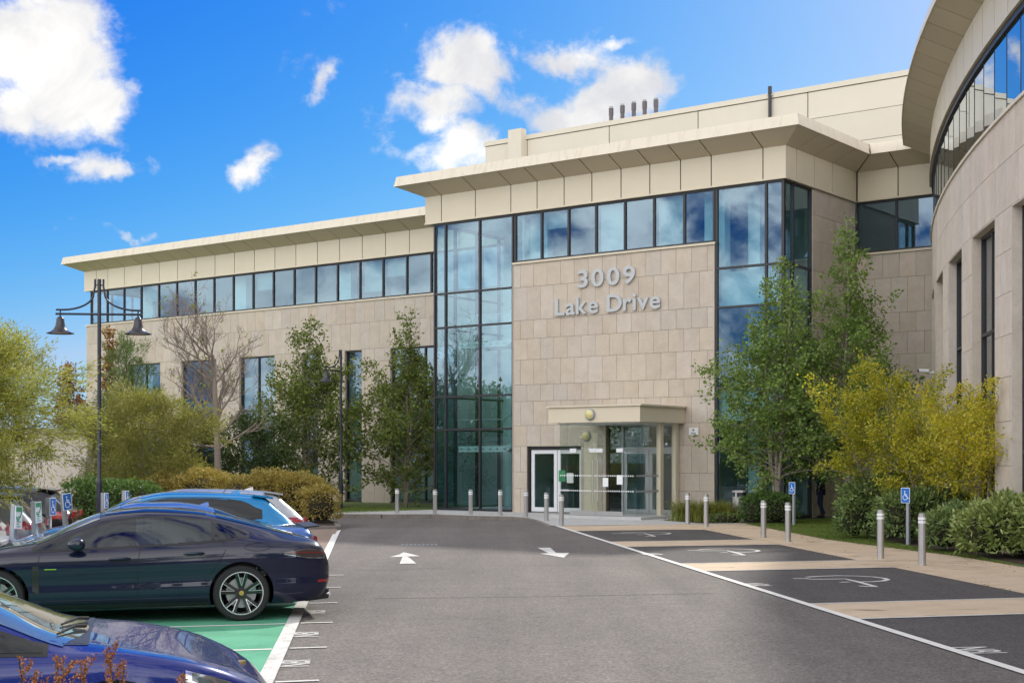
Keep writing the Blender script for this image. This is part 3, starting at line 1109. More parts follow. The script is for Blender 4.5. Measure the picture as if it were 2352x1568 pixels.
box(eb, 'floor_slab', 'ceiling', -3.9, 0.2, 4.6, 19.5, 7.3, 8.5)
box(eb, 'floor_slab', 'ceiling', -3.9, 0.2, 4.6, 19.5, 3.36, 4.4)
box(eb, 'floor_slab', 'interior_floor', -3.9, 11.2, 0.2, 19.5, -0.3, 0.06)
box(eb, 'rear_wall', 'interior_wall', -4.1, 11.4, 19.5, 19.8, -0.3, ZT - 0.2)
box(eb, 'partition', 'interior_wall', 0.2, 0.32, 0.32, 4.6, 0.06, 11.42)
box(eb, 'partition', 'interior_wall', 0.4, 11.2, 6.0, 6.12, 0.06, 3.36)
box(eb, 'partition', 'interior_wall', 0.4, 8.6, 7.5, 7.62, 8.5, 11.42)
box(eb, 'partition', 'interior_wall', 8.0, 11.2, 6.5, 6.62, 4.4, 7.3)
box(eb, 'partition', 'interior_white', -3.9, 0.2, 4.44, 4.56, 0.06, 11.42)  # white wall added behind the stair to catch light and brighten the glazing
for a_, b_, zz in ((3.84, 4.97, 9.56), (6.32, 7.44, 9.56), (1.38, 2.48, 10.7)):
    box(eb, 'roller_blind', 'blind', a_, b_, 0.30, 0.31, zz, 11.3)
for s in (0.72, 8.35):
    box(eb, 'column', 'interior_white', s - 0.4, s + 0.4, 0.7, 1.1, 8.5, 11.42)
box(eb, 'column', 'interior_white', 9.3, 9.75, 1.4, 1.85, 0.06, 11.42)
box(eb, 'column', 'interior_white', -2.75, -2.3, 3.6, 4.05, 0.06, 11.42)
# stair behind the glass: half landings, sloping flights, glass balustrades
st = box(eb, 'staircase', 'interior_white', -3.3, -0.9, 0.75, 2.2, 2.32, 2.55)
for zl in (2.32, 6.45):
    if zl > 3: box(eb, 'stair_landing', 'interior_white', -3.3, -0.9, 0.75, 2.2, zl, zl + 0.23)
    mb = MB()
    mb.hexa([(-0.9, 0.8, zl), (0.18, 0.8, zl + 0.75), (0.18, 2.1, zl + 0.75), (-0.9, 2.1, zl), (-0.9, 0.8, zl + 0.23), (0.18, 0.8, zl + 1.0), (0.18, 2.1, zl + 1.0), (-0.9, 2.1, zl + 0.23)])
    mb.build('stair_flight', MATS['interior_white'], eb)
    mb = MB()
    mb.hexa([(-0.9, 2.3, zl), (0.18, 2.3, zl - 0.75), (0.18, 3.6, zl - 0.75), (-0.9, 3.6, zl), (-0.9, 2.3, zl + 0.23), (0.18, 2.3, zl - 0.5), (0.18, 3.6, zl - 0.5), (-0.9, 3.6, zl + 0.23)])
    mb.build('stair_flight', MATS['interior_white'], eb)
    mb = MB()
    mb.add([(-3.3, 0.72, zl + 0.05), (-0.9, 0.72, zl + 0.05), (-0.9, 0.72, zl + 1.25), (-3.3, 0.72, zl + 1.25), (0.18, 0.72, zl + 0.82), (0.18, 0.72, zl + 2.02)], [(0, 1, 2, 3), (1, 4, 5, 2)])
    mb.build('balustrade_glass', MATS['glass_clear'], eb)
    mb = MB()
    mb.tube([(-3.3, 0.7, zl + 1.27), (-0.9, 0.7, zl + 1.27), (0.18, 0.7, zl + 2.04)], 0.025, 5)
    mb.build('handrail', MATS['steel'], eb)
    mb = MB()
    for k in range(7):
        mb.lathe([(0.04, -0.05), (0.04, 0.0)], 8, 'y', (-3.1 + 0.36 * k, 0.71, zl + 0.12))
    mb.build('balustrade_fixings', MATS['steel'], eb)
mb = MB()
mb.hexa([(-1.0, 1.4, 0.06), (0.1, 1.4, 0.06), (0.1, 3.0, 0.06), (-1.0, 3.0, 0.06), (-1.0, 1.4, 1.6), (0.1, 1.4, 0.7), (0.1, 3.0, 0.7), (-1.0, 3.0, 1.6)])
pmat('timber_dark', (0.10, 0.045, 0.022), 0.5, vary=(5, 0.3))
mb.build('stair_cupboard', MATS['timber_dark'], eb)
# door screen beside the vestibule (white frames)
def door_leaf(fac, root, s0, s1, z0, z1, off, mat='alu_white', fw=0.14, glass='glass_dark', bot=0.16):
    mb = MB()
    along(mb, fac, s0, s0 + fw, rect(off - 0.03, off + 0.03, z0, z1))
    along(mb, fac, s1 - fw, s1, rect(off - 0.03, off + 0.03, z0, z1))
    along(mb, fac, s0 + fw, s1 - fw, rect(off - 0.028, off + 0.028, z1 - fw, z1))
    along(mb, fac, s0 + fw, s1 - fw, rect(off - 0.028, off + 0.028, z0, z0 + bot))
    o = mb.build('door', MATS[mat], root)
    mb = MB()
    mb.add([fac(s0 + fw, off, z0 + bot), fac(s1 - fw, off, z0 + bot), fac(s1 - fw, off, z1 - fw), fac(s0 + fw, off, z1 - fw)], [(0, 1, 2, 3)])
    mb.build('door_pane', MATS[glass], o)
    return o


mb = MB()
along(mb, f_front, 0.664, 0.75, rect(-0.24, -0.1, 0.0, 2.5))
along(mb, f_front, 0.75, 3.15, rect(-0.24, -0.1, 2.40, 2.5))
mb.build('door_surround', MATS['frame_dark'], eb)
door_leaf(f_front, eb, 0.78, 1.97, 0.06, 2.38, -0.17, glass='glass')
door_leaf(f_front, eb, 2.0, 3.13, 0.06, 2.38, -0.17, glass='glass')

# ---- connecting wing on the right
cw = empty('connecting_wing', P0, ROT, 'short recessed stone wall with upper windows between entrance block and curved wing', 'building')
stone_wall(f_wing, cw, 11.44, 15.2, ROWS, [], pitch=0.62, phase=0.05)
along(MB(), f_wing, 11.46, 15.0, rect(-0.3, 0.06, ZS, ZS + 0.075)).build('sill', MATS['cream'], cw)
window(f_wing, cw, 11.44, 15.6, ZS + 0.076, ZH - 0.002, [12.93, 14.45])
eaves(f_wing, cw, 11.46, 15.4, [13.05], m0=1, m1=0)
box(cw, 'roof', 'roofing', 11.5, 24, WD - 0.5, 19.5, ZT - 0.16, ZT - 0.05)
box(cw, 'floor_slab', 'ceiling', 11.5, 24, WD + 0.32, 19.5, 7.3, 8.5)
box(cw, 'ceiling', 'ceiling', 11.5, 24, WD + 0.3, 19.5, 11.42, 11.5)
box(cw, 'rear_wall', 'interior_wall', 11.5, 24, 19.5, 19.8, -0.3, ZT - 0.2)
box(cw, 'partition', 'interior_wall', 11.5, 24, WD + 6, WD + 6.1, 8.5, 11.42)

# ---- curved wing
dr = empty('curved_wing', (0, 0, 0), 0, 'curved pale stone wing with tall windows and sweeping eaves at the right edge', 'building')
dop = [(10.76 + 4.36 * k - 2.78, 10.76 + 4.36 * k, 0.05, 7.4) for k in range(-6, 5)]
rows_d = [0.0, 0.95, 1.9, 2.85, 3.8, 4.7, 5.6, 6.5, 7.4, 8.45, ZS]
stone_wall(f_drum, dr, -24, 31.0, rows_d, dop, 'stone_drum', pitch=0.53, phase=0.1, smin=6.0, limit=300, first=lambda c: abs(c[0] - 15) - c[2] * 0.5)
along(MB(), f_drum, -24, 31.0, rect(-0.3, 0.05, ZS, ZS + 0.07), n=50).build('sill', MATS['fascia'], dr)
ds = [5.3 + 1.22 * k for k in range(21)]
window(f_drum, dr, 4.2, 31.0, ZS + 0.072, ZH - 0.15, ds, off=-0.05, fw=0.018, glass='glass_mirror', dep=0.02)
along(MB(), f_drum, -24, 31.0, rect(-0.2, 0.01, ZH - 0.15, ZH), n=50).build('window_head', MATS['frame_dark'], dr)
along(MB(), f_drum, -24, 4.2, rect(-0.08, -0.05, ZS + 0.072, ZH - 0.15), n=24).build('window_band', MATS['glass_mirror'], dr)
eaves(f_drum, dr, -24, 30.2, [-24 + 1.29 * k for k in range(1, 42)], n=50)
for a, b, z0, z1 in dop:
    if b < 7: continue
    window(f_drum, dr, a + 0.03, b - 0.03, 0.06, z1 - 0.03, [(a + b) / 2], [2.2, 3.3, 5.0], off=-0.27, glass='glass_dark', spandrel=())
    reveal(f_drum, dr, a, b, 0.05, z1, 'stone_drum', 0.32)
along(MB(), f_drum, -24, 31, [(-12, ZT - 0.15), (OV - 0.3, ZT - 0.15), (OV - 0.3, ZT - 0.05), (-12, ZT - 0.05)], n=40).build('roof', MATS['roofing'], dr)
along(MB(), f_drum, -24, 31, rect(-12.2, -12, -0.3, ZT - 0.1), n=30).build('rear_wall', MATS['interior_wall'], dr)
along(MB(), f_drum, -24, 31, rect(-11.9, -0.35, 7.6, 8.6), n=30).build('floor_slab', MATS['ceiling'], dr)
along(MB(), f_drum, -24, 31, rect(-11.9, -0.35, -0.3, 0.03), n=30).build('floor_slab', MATS['interior_floor'], dr)
along(MB(), f_drum, -24, 31, rect(-5.2, -5.1, 0.03, 7.6), n=30).build('partition', MATS['interior_wall'], dr)
along(MB(), f_drum, -24, -23.8, rect(-12, -0.1, -0.3, ZT - 0.1)).build('end_wall', MATS['render_wall'], dr)

# ---- rooftop plant enclosure
pr = empty('rooftop_plant_enclosure', P0, ROT, 'cream panelled plant enclosure set back on the flat roof', 'rooftop enclosure')
PD = 7.0
fp = lambda s, o, z: (s, PD - o, z)
box(pr, 'wall', 'joint', -6.80, 24, PD + 0.03, PD + 8, ZT - 0.15, 16.0)
def s_at(px, d):
    xr = px - 1176
    return (xr * (54.4 + 0.7966 * d) - F * 0.6046 * d) / (F * 0.7966 + 0.6046 * xr)


pj = [-6.82] + [s_at(x, PD) for x in (1210, 1398, 1602, 1854)] + [24.2]
for i in range(len(pj) - 1):
    zz = [ZT - 0.15, 16.08] if i < 4 else [ZT - 0.15, 13.95, 15.05, 16.08]
    for j in range(len(zz) - 1):
        along(MB(), fp, pj[i] + 0.022, pj[i + 1] - 0.022, rect(-0.03, 0.02, zz[j] + 0.01, zz[j + 1] - 0.01)).build('cladding_panel', MATS['plant_panel'], pr)
along(MB(), lambda s, o, z: (-6.82 - o, s, z), PD, PD + 8, rect(0, 0.02, ZT - 0.15, 16.08)).build('cladding_panel', MATS['plant_panel'], pr)
along(MB(), fp, -6.9, 24.3, [(-8.1, 16.1), (0.06, 16.1), (0.06, 16.30), (-8.1, 16.34)]).build('coping', MATS['plant_panel'], pr)
a, b = s_at(1165, PD - 0.4), s_at(1195, PD - 0.4)
along(MB(), fp, a, b, rect(0.022, 0.4, ZT - 0.1, 16.55)).build('pier', MATS['plant_panel'], pr)
for k, (px, top) in enumerate(((1402, 245), (1428, 239), (1454, 233), (1479, 229), (1505, 225))):
    d = 9.0
    s = s_at(px, d)
    Yw = 54.4 + 0.7966 * d - 0.6046 * s
    zt = CAMZ + (HOR - top) * Yw / F
    x, y = P0[0] + UX * s + IX * d, P0[1] + UY * s + IY * d
    t = empty('flue_pipe', (x, y, 16.34), 0, 'grey flue pipe on the roof, ' + ['leftmost of five', 'second from the left of five', 'middle one of five', 'second from the right of five', 'rightmost of five'][k], 'flue', 'row of flues on the plant roof')
    h = zt - 16.34
    MB().lathe([(0.09, 0.0), (0.09, h - 0.40), (0.105, h - 0.39), (0.105, h - 0.08), (0.075, h - 0.07)], 14).build('pipe', MATS['flue'] if 'flue' in MATS else pmat('flue', (0.10, 0.09, 0.095), 0.5), t, 40)
    MB().lathe([(0.07, h - 0.075), (0.07, h - 0.03), (0.085, h - 0.025), (0.085, h), (0.0, h + 0.01)], 12).build('cowl', MATS['alu_grey'], t, 40)
s = s_at(1767, PD - 0.1)
x, y = P0[0] + UX * s + IX * (PD - 0.12), P0[1] + UY * s + IY * (PD - 0.12)
t = empty('vent_stack', (x, y, ZT - 0.1), ROT, 'tall dark vent stack fixed to the front of the plant enclosure', 'vent stack')
h = CAMZ + (HOR - 199) * y / F - (ZT - 0.1)
MB().lathe([(0.065, 0), (0.065, h - 0.3), (0.075, h - 0.29), (0.075, h)], 12).build('pipe', MATS['frame_dark'], t, 40)
MB().box(-0.10, 0.10, -0.02, 0.12, h - 0.36, h - 0.30).build('bracket', MATS['alu_grey'], t)

# ---- building name
sg = empty('building_name_lettering', (P0[0] - IX * 0.0, P0[1], 0), ROT, 'raised grey metal lettering on the stone wall above the entrance', 'sign')
def letters(txt, s0, s1, z, cap, wide):
    size = cap / 0.73
    adv = []
    for ch in txt:
        me = text_mesh(ch if ch != ' ' else 'n', size, 0.03, 0.019 * size)
        me.transform(Matrix.Diagonal((wide, 1, 1, 1)))
        xs = [v.co.x for v in me.vertices]
        adv.append((me, min(xs), max(xs), ch))
    tot = sum((b - a) if c != ' ' else 0.33 * size for _, a, b, c in adv)
    gap = (s1 - s0 - tot) / (len(txt) - 1)
    x = s0
    for me, a, b, c in adv:
        if c == ' ':
            x += 0.33 * size + gap
            continue
        me.materials.clear()
        me.materials.append(MATS['letter'])
        o = mkobj('letter', me, sg, (x - a, -0.055, z))
        o.rotation_euler = (R(90), 0, 0)
        x += (b - a) + gap


letters('3009', 3.06, 5.55, 8.36, 0.64, 1.28)
letters('Lake Drive', 2.03, 6.60, 7.39, 0.64, 1.12)
# ------------------------------------------------------------------ plants
def quad_mesh(name, V, mat, tone):
    """V: (n,4,3) array of leaf quads; tone: n values 0..1"""
    n = len(V)
    me = bpy.data.meshes.new(name)
    me.vertices.add(n * 4)
    me.vertices.foreach_set('co', V.reshape(-1).astype(np.float32))
    me.loops.add(n * 4)
    me.loops.foreach_set('vertex_index', np.arange(n * 4, dtype=np.int32))
    me.polygons.add(n)
    me.polygons.foreach_set('loop_start', np.arange(0, n * 4, 4, dtype=np.int32))
    me.update(calc_edges=True)
    a = me.attributes.new('tone', 'FLOAT', 'FACE')
    a.data.foreach_set('value', np.clip(tone, 0, 1).astype(np.float32))
    me.materials.append(mat)
    return me


def unit(v):
    return v / np.maximum(np.linalg.norm(v, axis=-1, keepdims=True), 1e-9)


def leaf_quads(P, L, W, rng, axis=None, spread=1.0, flat=0.0, hang=0.0):
    """kite-shaped leaves at points P; axis: preferred direction"""
    n = len(P)
    a = rng.normal(size=(n, 3)) * spread
    if axis is not None: a = a + axis
    a[:, 2] -= hang
    a = unit(a)
    r = rng.normal(size=(n, 3))
    if flat: r[:, :2] *= (1 - flat)
    nrm = unit(r)
    b = unit(np.cross(nrm, a))
    nn = np.cross(a, b)
    l = (L * rng.uniform(0.6, 1.25, n))[:, None]
    w = (W * rng.uniform(0.7, 1.2, n))[:, None]
    mid = P + a * l * 0.42
    bend = nn * l * rng.uniform(-0.12, 0.12, n)[:, None]
    return np.stack([P, mid + b * w * 0.5 + bend, P + a * l, mid - b * w * 0.5 + bend], axis=1)


def make_tree(name, label, cat, base, H, trunk_r, R_, prof, c0, nb, elev, n_leaf, L, W, leafm, bark, seed, group=None,
              stems=1, droop=0.0, jitter=0.10, lean=0.0, hang=0.2, tone_bias=0.0, flat=0.0, sides=5, twig=0.34, needle=False):
    rng = np.random.default_rng(seed)
    root = empty(name, base, 0, label, cat, group)
    wood = MB()
    segs, wts = [], []
    for st_ in range(stems):
        az0 = rng.uniform(0, 6.28)
        hs = H * (1 if st_ == 0 else rng.uniform(0.78, 0.95))
        lx, ly = (math.cos(az0) * lean * (0.6 + st_ * 0.8), math.sin(az0) * lean * (0.6 + st_ * 0.8))
        wob = [rng.normal(0, 0.025 * H * 0.3, 2) for _ in range(7)]
        def trunk(t):
            i = min(5, int(t * 6)); f = t * 6 - i
            wx = wob[i] * (1 - f) + wob[i + 1] * f
            k = min(1, t * 3)
            return np.array([lx * t * hs + wx[0] * k, ly * t * hs + wx[1] * k, t * hs])
        tp = [trunk(i / 9) for i in range(10)]
        rr = [trunk_r * (1.15 if i == 0 else 1) * (1 - 0.93 * (i / 9)) ** 0.9 / (1 + 0.25 * (stems - 1)) for i in range(10)]
        wood.tube(tp, rr, 8)
        for i in range(nb // stems):
            t = (i + rng.uniform(0.1, 0.9)) / (nb // stems)
            h = c0 + (0.985 - c0) * t
            o = trunk(h)
            az = i * 2.399 + rng.uniform(-0.5, 0.5) + st_
            ln = R_ * prof(t) * rng.uniform(0.62, 1.16)
            el = elev[0] + (elev[1] - elev[0]) * t + rng.normal(0, 0.12)
            dv = np.array([math.cos(az) * math.cos(el), math.sin(az) * math.cos(el), math.sin(el)])
            pts = []
            cur = rng.normal(0, 0.10, 3)
            for k in range(6):
                s = k / 5
                p = o + dv * ln * s + np.array([0, 0, -droop * ln * s * s]) + cur * ln * s * s
                pts.append(p)
            r0 = max(0.006, trunk_r * 0.26 * (1 - h) + 0.006)
            wood.tube(pts, [r0 * (1 - 0.85 * k / 5) for k in range(6)], sides, cap=False)
            m = int(4 + ln * 4.5)
            for q in range(m):
                s = rng.uniform(0.22, 1.0)
                k = min(4, int(s * 5)); f = s * 5 - k
                p0 = pts[k] * (1 - f) + pts[k + 1] * f
                td = unit((dv * 0.7 + rng.normal(0, 0.62, 3))[None])[0]
                tl = ln * twig * rng.uniform(0.5, 1.2) * (1.15 - 0.5 * s) + 0.10
                p1 = p0 + td * tl + np.array([0, 0, -droop * tl * 0.8])
                segs.append((p0, p1)); wts.append(tl * (0.6 + 0.8 * s))
                if q % 3 == 0: wood.tube([p0, p1], [r0 * 0.32, 0.004], 3, cap=False)
    wood.build('trunk', MATS[bark], root, 180)
    segs = np.array(segs)
    w = np.array(wts); w /= w.sum()
    idx = rng.choice(len(segs), n_leaf, p=w)
    u = rng.uniform(0, 1, n_leaf) ** 0.8
    u = u[:, None]
    P = segs[idx, 0] * (1 - u) + segs[idx, 1] * u + rng.normal(0, jitter, (n_leaf, 3))
    P[:, 2] = np.maximum(P[:, 2], 0.1)
    ax = unit(segs[idx, 1] - segs[idx, 0])
    V = leaf_quads(P, L, W, rng, axis=ax * (1.6 if needle else 0.8), spread=0.55 if needle else 0.9, hang=hang, flat=flat)
    clump = rng.uniform(0, 1, len(segs))[idx]
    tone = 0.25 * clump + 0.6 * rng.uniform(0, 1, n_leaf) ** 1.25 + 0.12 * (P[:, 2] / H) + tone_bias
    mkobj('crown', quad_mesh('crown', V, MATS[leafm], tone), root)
    return root


birch_prof = lambda t: (0.55 + 0.75 * min(1, t * 3.5)) * (1 - t) ** 0.75 + 0.09 if t < 0.985 else 0.1
cbirch = lambda t: (0.75 + 0.4 * min(1, t * 4)) * (1 - t) ** 0.95 + 0.08
cone = lambda t: (1 - t) ** 0.8 + 0.10
round_ = lambda t: math.sqrt(max(0.05, 1 - (2 * t - 0.8) ** 2 * 0.7))
umb = lambda t: 0.55 + 0.55 * math.sin(math.pi * min(1, t * 0.9 + 0.1))

# birches
Yb = 45.4
make_tree('birch_tree', 'leafy green birch in front of the glass corner, behind the clipped bush', 'tree', (at(1783, Yb), Yb, 0), 8.5, 0.11, 3.1, cbirch, 0.15, 114, (0.5, 1.2), 16500, 0.12, 0.085, 'leaf_birch', 'bark_birch', 11, 'birches by the building', stems=3, lean=0.045, droop=0.18, jitter=0.085)
Yb = 45.0
make_tree('birch_tree', 'tall pointed birch between the entrance block and the curved wing', 'tree', (at(1945, Yb), Yb, 0), 9.6, 0.11, 2.9, cbirch, 0.17, 114, (0.5, 1.2), 16000, 0.12, 0.085, 'leaf_birch', 'bark_birch', 12, 'birches by the building', stems=2, lean=0.02, droop=0.12, jitter=0.085)
Yb = 61
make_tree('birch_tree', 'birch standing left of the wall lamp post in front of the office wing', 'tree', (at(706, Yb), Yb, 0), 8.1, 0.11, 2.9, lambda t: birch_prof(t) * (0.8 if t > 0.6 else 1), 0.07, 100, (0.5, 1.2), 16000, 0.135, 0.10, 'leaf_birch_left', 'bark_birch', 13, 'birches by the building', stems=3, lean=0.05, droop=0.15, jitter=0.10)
Yb = 60
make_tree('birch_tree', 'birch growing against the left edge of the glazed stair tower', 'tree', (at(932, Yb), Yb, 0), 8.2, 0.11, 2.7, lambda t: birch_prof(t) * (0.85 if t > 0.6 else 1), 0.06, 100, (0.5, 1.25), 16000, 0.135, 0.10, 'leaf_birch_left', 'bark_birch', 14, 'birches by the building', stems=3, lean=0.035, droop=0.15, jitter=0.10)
# golden shrubs on the right
for k, (px, Y, h, r, seed, lab) in enumerate(((2035, 36.6, 3.9, 1.6, 21, 'tall yellow-green shrub above the rounded laurel, leftmost of three golden shrubs'),
                                              (2128, 34.2, 3.2, 1.4, 22, 'golden shrub directly behind the blue sign, middle of three'),
                                              (2272, 32.0, 2.95, 1.75, 23, 'orange-tinged golden shrub by the curved wing, rightmost of three'))):
    make_tree('golden_shrub', lab, 'shrub', (at(px, Y), Y, 0), h, 0.05, r, round_, 0.42, 44, (0.3, 1.0), (15000, 12500, 13500)[k], 0.08, 0.05, 'leaf_yellow', 'bark_grey', seed, 'golden shrubs by the curved wing', stems=4, lean=0.16, droop=-0.05, jitter=0.075, flat=0.5, tone_bias=(-0.22, -0.16, -0.06)[k], twig=0.30)
# trees on the left
Y = 22.4
make_tree('feathery_tree', 'yellow-green feathery tree leaning into the picture at the left edge', 'tree', (at(-70, Y), Y, 0), 3.45, 0.07, 1.6, umb, 0.52, 60, (0.02, 1.0), 68000, 0.085, 0.017, 'leaf_feather', 'bark_brown', 31, 'feathery trees', droop=0.10, jitter=0.075, hang=0.0, twig=0.42, needle=True)
Y = 48
make_tree('feathery_tree', 'olive-green feathery tree with a slim trunk, right of the near lamp post', 'tree', (at(328, Y), Y, 0), 3.75, 0.07, 2.15, umb, 0.20, 62, (-0.1, 0.8), 42000, 0.14, 0.03, 'leaf_feather_dark', 'bark_grey', 32, 'feathery trees', droop=0.15, jitter=0.12, hang=0.0, twig=0.42, needle=True)
Y = 61
make_tree('pine_tree', 'long-needled green pine behind the near lamp post', 'tree', (at(292, Y), Y, 0), 7.1, 0.10, 2.1, lambda t: (1 - t) ** 0.7 * 1.0 + 0.12, 0.15, 60, (0.5, 1.1), 16000, 0.22, 0.026, 'leaf_pine', 'bark_brown', 33, droop=-0.15, jitter=0.08, hang=-0.2, twig=0.4, needle=True)
Y = 66
make_tree('birch_tree', 'thin brown-tinged birch whose top shows behind the near lamp post', 'tree', (at(252, Y), Y, 0), 7.9, 0.08, 0.85, lambda t: 0.6 + 0.4 * (1 - t), 0.3, 34, (0.9, 1.2), 2400, 0.15, 0.10, 'leaf_copper', 'bark_brown', 34, droop=0.3, jitter=0.10, tone_bias=0.32)
Y = 64
make_tree('copper_tree', 'small copper-leaved tree at the left end of the office wing', 'tree', (at(158, Y), Y, 0), 6.3, 0.09, 1.35, lambda t: (1 - t) ** 0.6 + 0.12, 0.25, 44, (0.5, 1.1), 3800, 0.15, 0.10, 'leaf_copper', 'bark_brown', 35, droop=0.35, jitter=0.12)
# dark shrubs under the wing
for k, (px, Y, h, r, m, lab) in enumerate(((470, 56.5, 3.3, 1.9, 'leaf_dark', 'dark green shrub behind the bare tree trunk'),
                                           (585, 58, 3.6, 1.9, 'leaf_dark', 'dark green shrub between the bare tree and the birch'),
                                           (258, 53, 3.4, 1.5, 'leaf_bright', 'bright green bush behind the near lamp post'),
                                           (395, 57.5, 2.9, 1.5, 'leaf_dark', 'dark green shrub right of the olive feathery tree'))):
    make_tree('broad_shrub', lab, 'shrub', (at(px, Y), Y, 0), h, 0.06, r, round_, 0.08, 40, (0.2, 1.1), 7000, 0.13, 0.085, m, 'bark_brown', 41 + k, 'shrubs under the office wing', stems=3, lean=0.12, droop=0.1, jitter=0.14)

# the bare tree
def bare_tree():
    rng = np.random.default_rng(77)
    Y = 54.0
    root = empty('bare_tree', (at(500, Y), Y, 0), 0, 'leafless grey tree rising from the golden hedge', 'tree')
    w = MB()
    tw = MB()
    buds = []
    def grow(p, d, ln, r, lev):
        n = 6
        pts = [p]
        dd = d.copy()
        for i in range(n):
            dd = unit((dd + rng.normal(0, (0.035 if lev == 0 else 0.11 + 0.03 * lev), 3) + np.array([0, 0, 0.09]))[None])[0]
            pts.append(pts[-1] + dd * ln / n)
        rr = [r * (1 - 0.60 * i / n) for i in range(n + 1)]
        (w if lev < 3 else tw).tube(pts, rr, 8 if lev == 0 else (5 if lev < 3 else 3), cap=False)
        if lev >= 4:
            if rng.random() < 0.05: buds.append(pts[-1])
            return
        k = (13, 6, 5, 4)[lev]
        for q in range(k):
            t = rng.uniform(0.36 if lev == 0 else 0.25, 1.0)
            i = min(n - 1, int(t * n))
            b = pts[i] + (pts[i + 1] - pts[i]) * (t * n - i)
            side = rng.normal(0, 1, 3); side -= dd * side.dot(dd); side = unit(side[None])[0]
            ang = rng.uniform(0.55, 1.05)
            nd = dd * math.cos(ang) + side * math.sin(ang)
            nd[2] = abs(nd[2]) * 0.8 + 0.12
            grow(b, unit(nd[None])[0], ln * ((0.50, 0.55, 0.55, 0.6)[lev]) * rng.uniform(0.7, 1.15) * (1.15 - 0.45 * t if lev == 0 else 1), max(0.008, rr[i] * 0.52), lev + 1)
    grow(np.array([0., 0, 0]), np.array([0.02, 0, 1.0]), 6.0, 0.17, 0)
    for side, h, ln in ((-1, 2.5, 1.7), (1, 2.4, 1.9), (-1, 3.3, 1.4), (1, 3.0, 1.5)):
        grow(np.array([0.02, 0, h]), unit(np.array([[side * 0.9, -0.2, 0.45]]))[0], ln, 0.06, 2)
    w.build('trunk', MATS['bark_grey'], root, 180)
    tw.build('twigs', MATS['bark_grey'], root)
    P = np.array(buds)
    P = np.repeat(P, 3, 0) + rng.normal(0, 0.04, (len(P) * 3, 3))
    V = leaf_quads(P, 0.10, 0.09, rng)
    mkobj('last_leaves', quad_mesh('last_leaves', V, MATS['leaf_bright'], rng.uniform(0.7, 1, len(P))), root)


bare_tree()


def hedge(name, label, cat, blobs, n_leaf, L, W, leafm, seed, group=None, base=None, core='leaf_dark', tone_pow=1.2, spread=0.6, stem=True):
    """mass of leaves on lumpy ellipsoids; blobs: (x, y, z, rx, ry, rz)"""
    rng = np.random.default_rng(seed)
    bx, by = base if base else (blobs[0][0], blobs[0][1])
    root = empty(name, (bx, by, 0), 0, label, cat, group)
    area = np.array([b[3] * b[5] + b[4] * b[5] + b[3] * b[4] for b in blobs]); area /= area.sum()
    Vs, T = [], []
    core_mb = MB()
    for b, a in zip(blobs, area):
        n = int(n_leaf * a)
        d = unit(rng.normal(size=(n, 3)))
        d[:, 2] = np.where(d[:, 2] < -0.55, -d[:, 2], d[:, 2])
        lump = 1 + 0.10 * np.sin(d[:, 0] * 7 + seed) * np.cos(d[:, 1] * 6 + b[0]) + 0.07 * np.sin(d[:, 2] * 9 + d[:, 0] * 5)
        e = np.sign(d) * np.abs(d) ** 0.82
        rad = lump * rng.uniform(0.80, 1.03, n)
        P = e * rad[:, None] * np.array(b[3:6]) + np.array([b[0] - bx, b[1] - by, b[2]])
        keep = P[:, 2] > 0.03
        P, d = P[keep], d[keep]
        Vs.append(leaf_quads(P, L, W, rng, axis=d * 0.9 + np.array([0, 0, 0.25]), spread=spread))
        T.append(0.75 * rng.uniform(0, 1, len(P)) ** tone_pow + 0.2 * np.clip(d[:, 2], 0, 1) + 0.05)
        # solid dark blob added inside to block the view through the leaves
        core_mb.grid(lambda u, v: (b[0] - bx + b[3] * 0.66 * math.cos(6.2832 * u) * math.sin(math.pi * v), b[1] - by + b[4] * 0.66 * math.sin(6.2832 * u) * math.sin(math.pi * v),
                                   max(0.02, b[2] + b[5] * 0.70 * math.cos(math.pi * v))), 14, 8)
    core_mb.build('dark_core', MATS['core_dark'] if 'core_dark' in MATS else pmat('core_dark', (0.022, 0.020, 0.010), 0.95, vary=(9, 0.6)), root)
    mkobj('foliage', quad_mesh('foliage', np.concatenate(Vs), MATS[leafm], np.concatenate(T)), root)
    return root


def blob_row(pts, r, h, n):
    """ellipsoids strung along a line"""
    out = []
    rng = random.Random(int(r * 1000 + n))
    for i in range(n):
        t = i / max(1, n - 1)
        k = t * (len(pts) - 1); a = min(len(pts) - 2, int(k)); f = k - a
        x = pts[a][0] * (1 - f) + pts[a + 1][0] * f
        y = pts[a][1] * (1 - f) + pts[a + 1][1] * f
        hh = h * rng.uniform(0.92, 1.08)
        rr = r * rng.uniform(0.9, 1.12)
        out.append((x, y, hh * 0.48, rr, rr, hh * 0.54))
    return out


# golden hedge behind the cars
Yh = 46.5
hedge('golden_hedge', 'long golden-brown hedge behind the parked blue cars', 'hedge', blob_row([(at(385, 47.5), 47.5), (at(470, 46.5), 46.5), (at(620, 46), 46), (at(690, 45.5), 45.5)], 0.95, 1.55, 7)
      + blob_row([(at(715, 44.8), 44.8), (at(738, 43.9), 43.9)], 0.6, 1.15, 2), 34000, 0.085, 0.05, 'leaf_gold', 51)
hedge('laurel_hedge', 'glossy green laurel hedge behind the blue parking signs at left', 'hedge', blob_row([(at(205, 45), 45), (at(262, 44.5), 44.5), (at(315, 44), 44)], 0.85, 1.3, 4), 7000, 0.11, 0.06, 'leaf_box', 52)
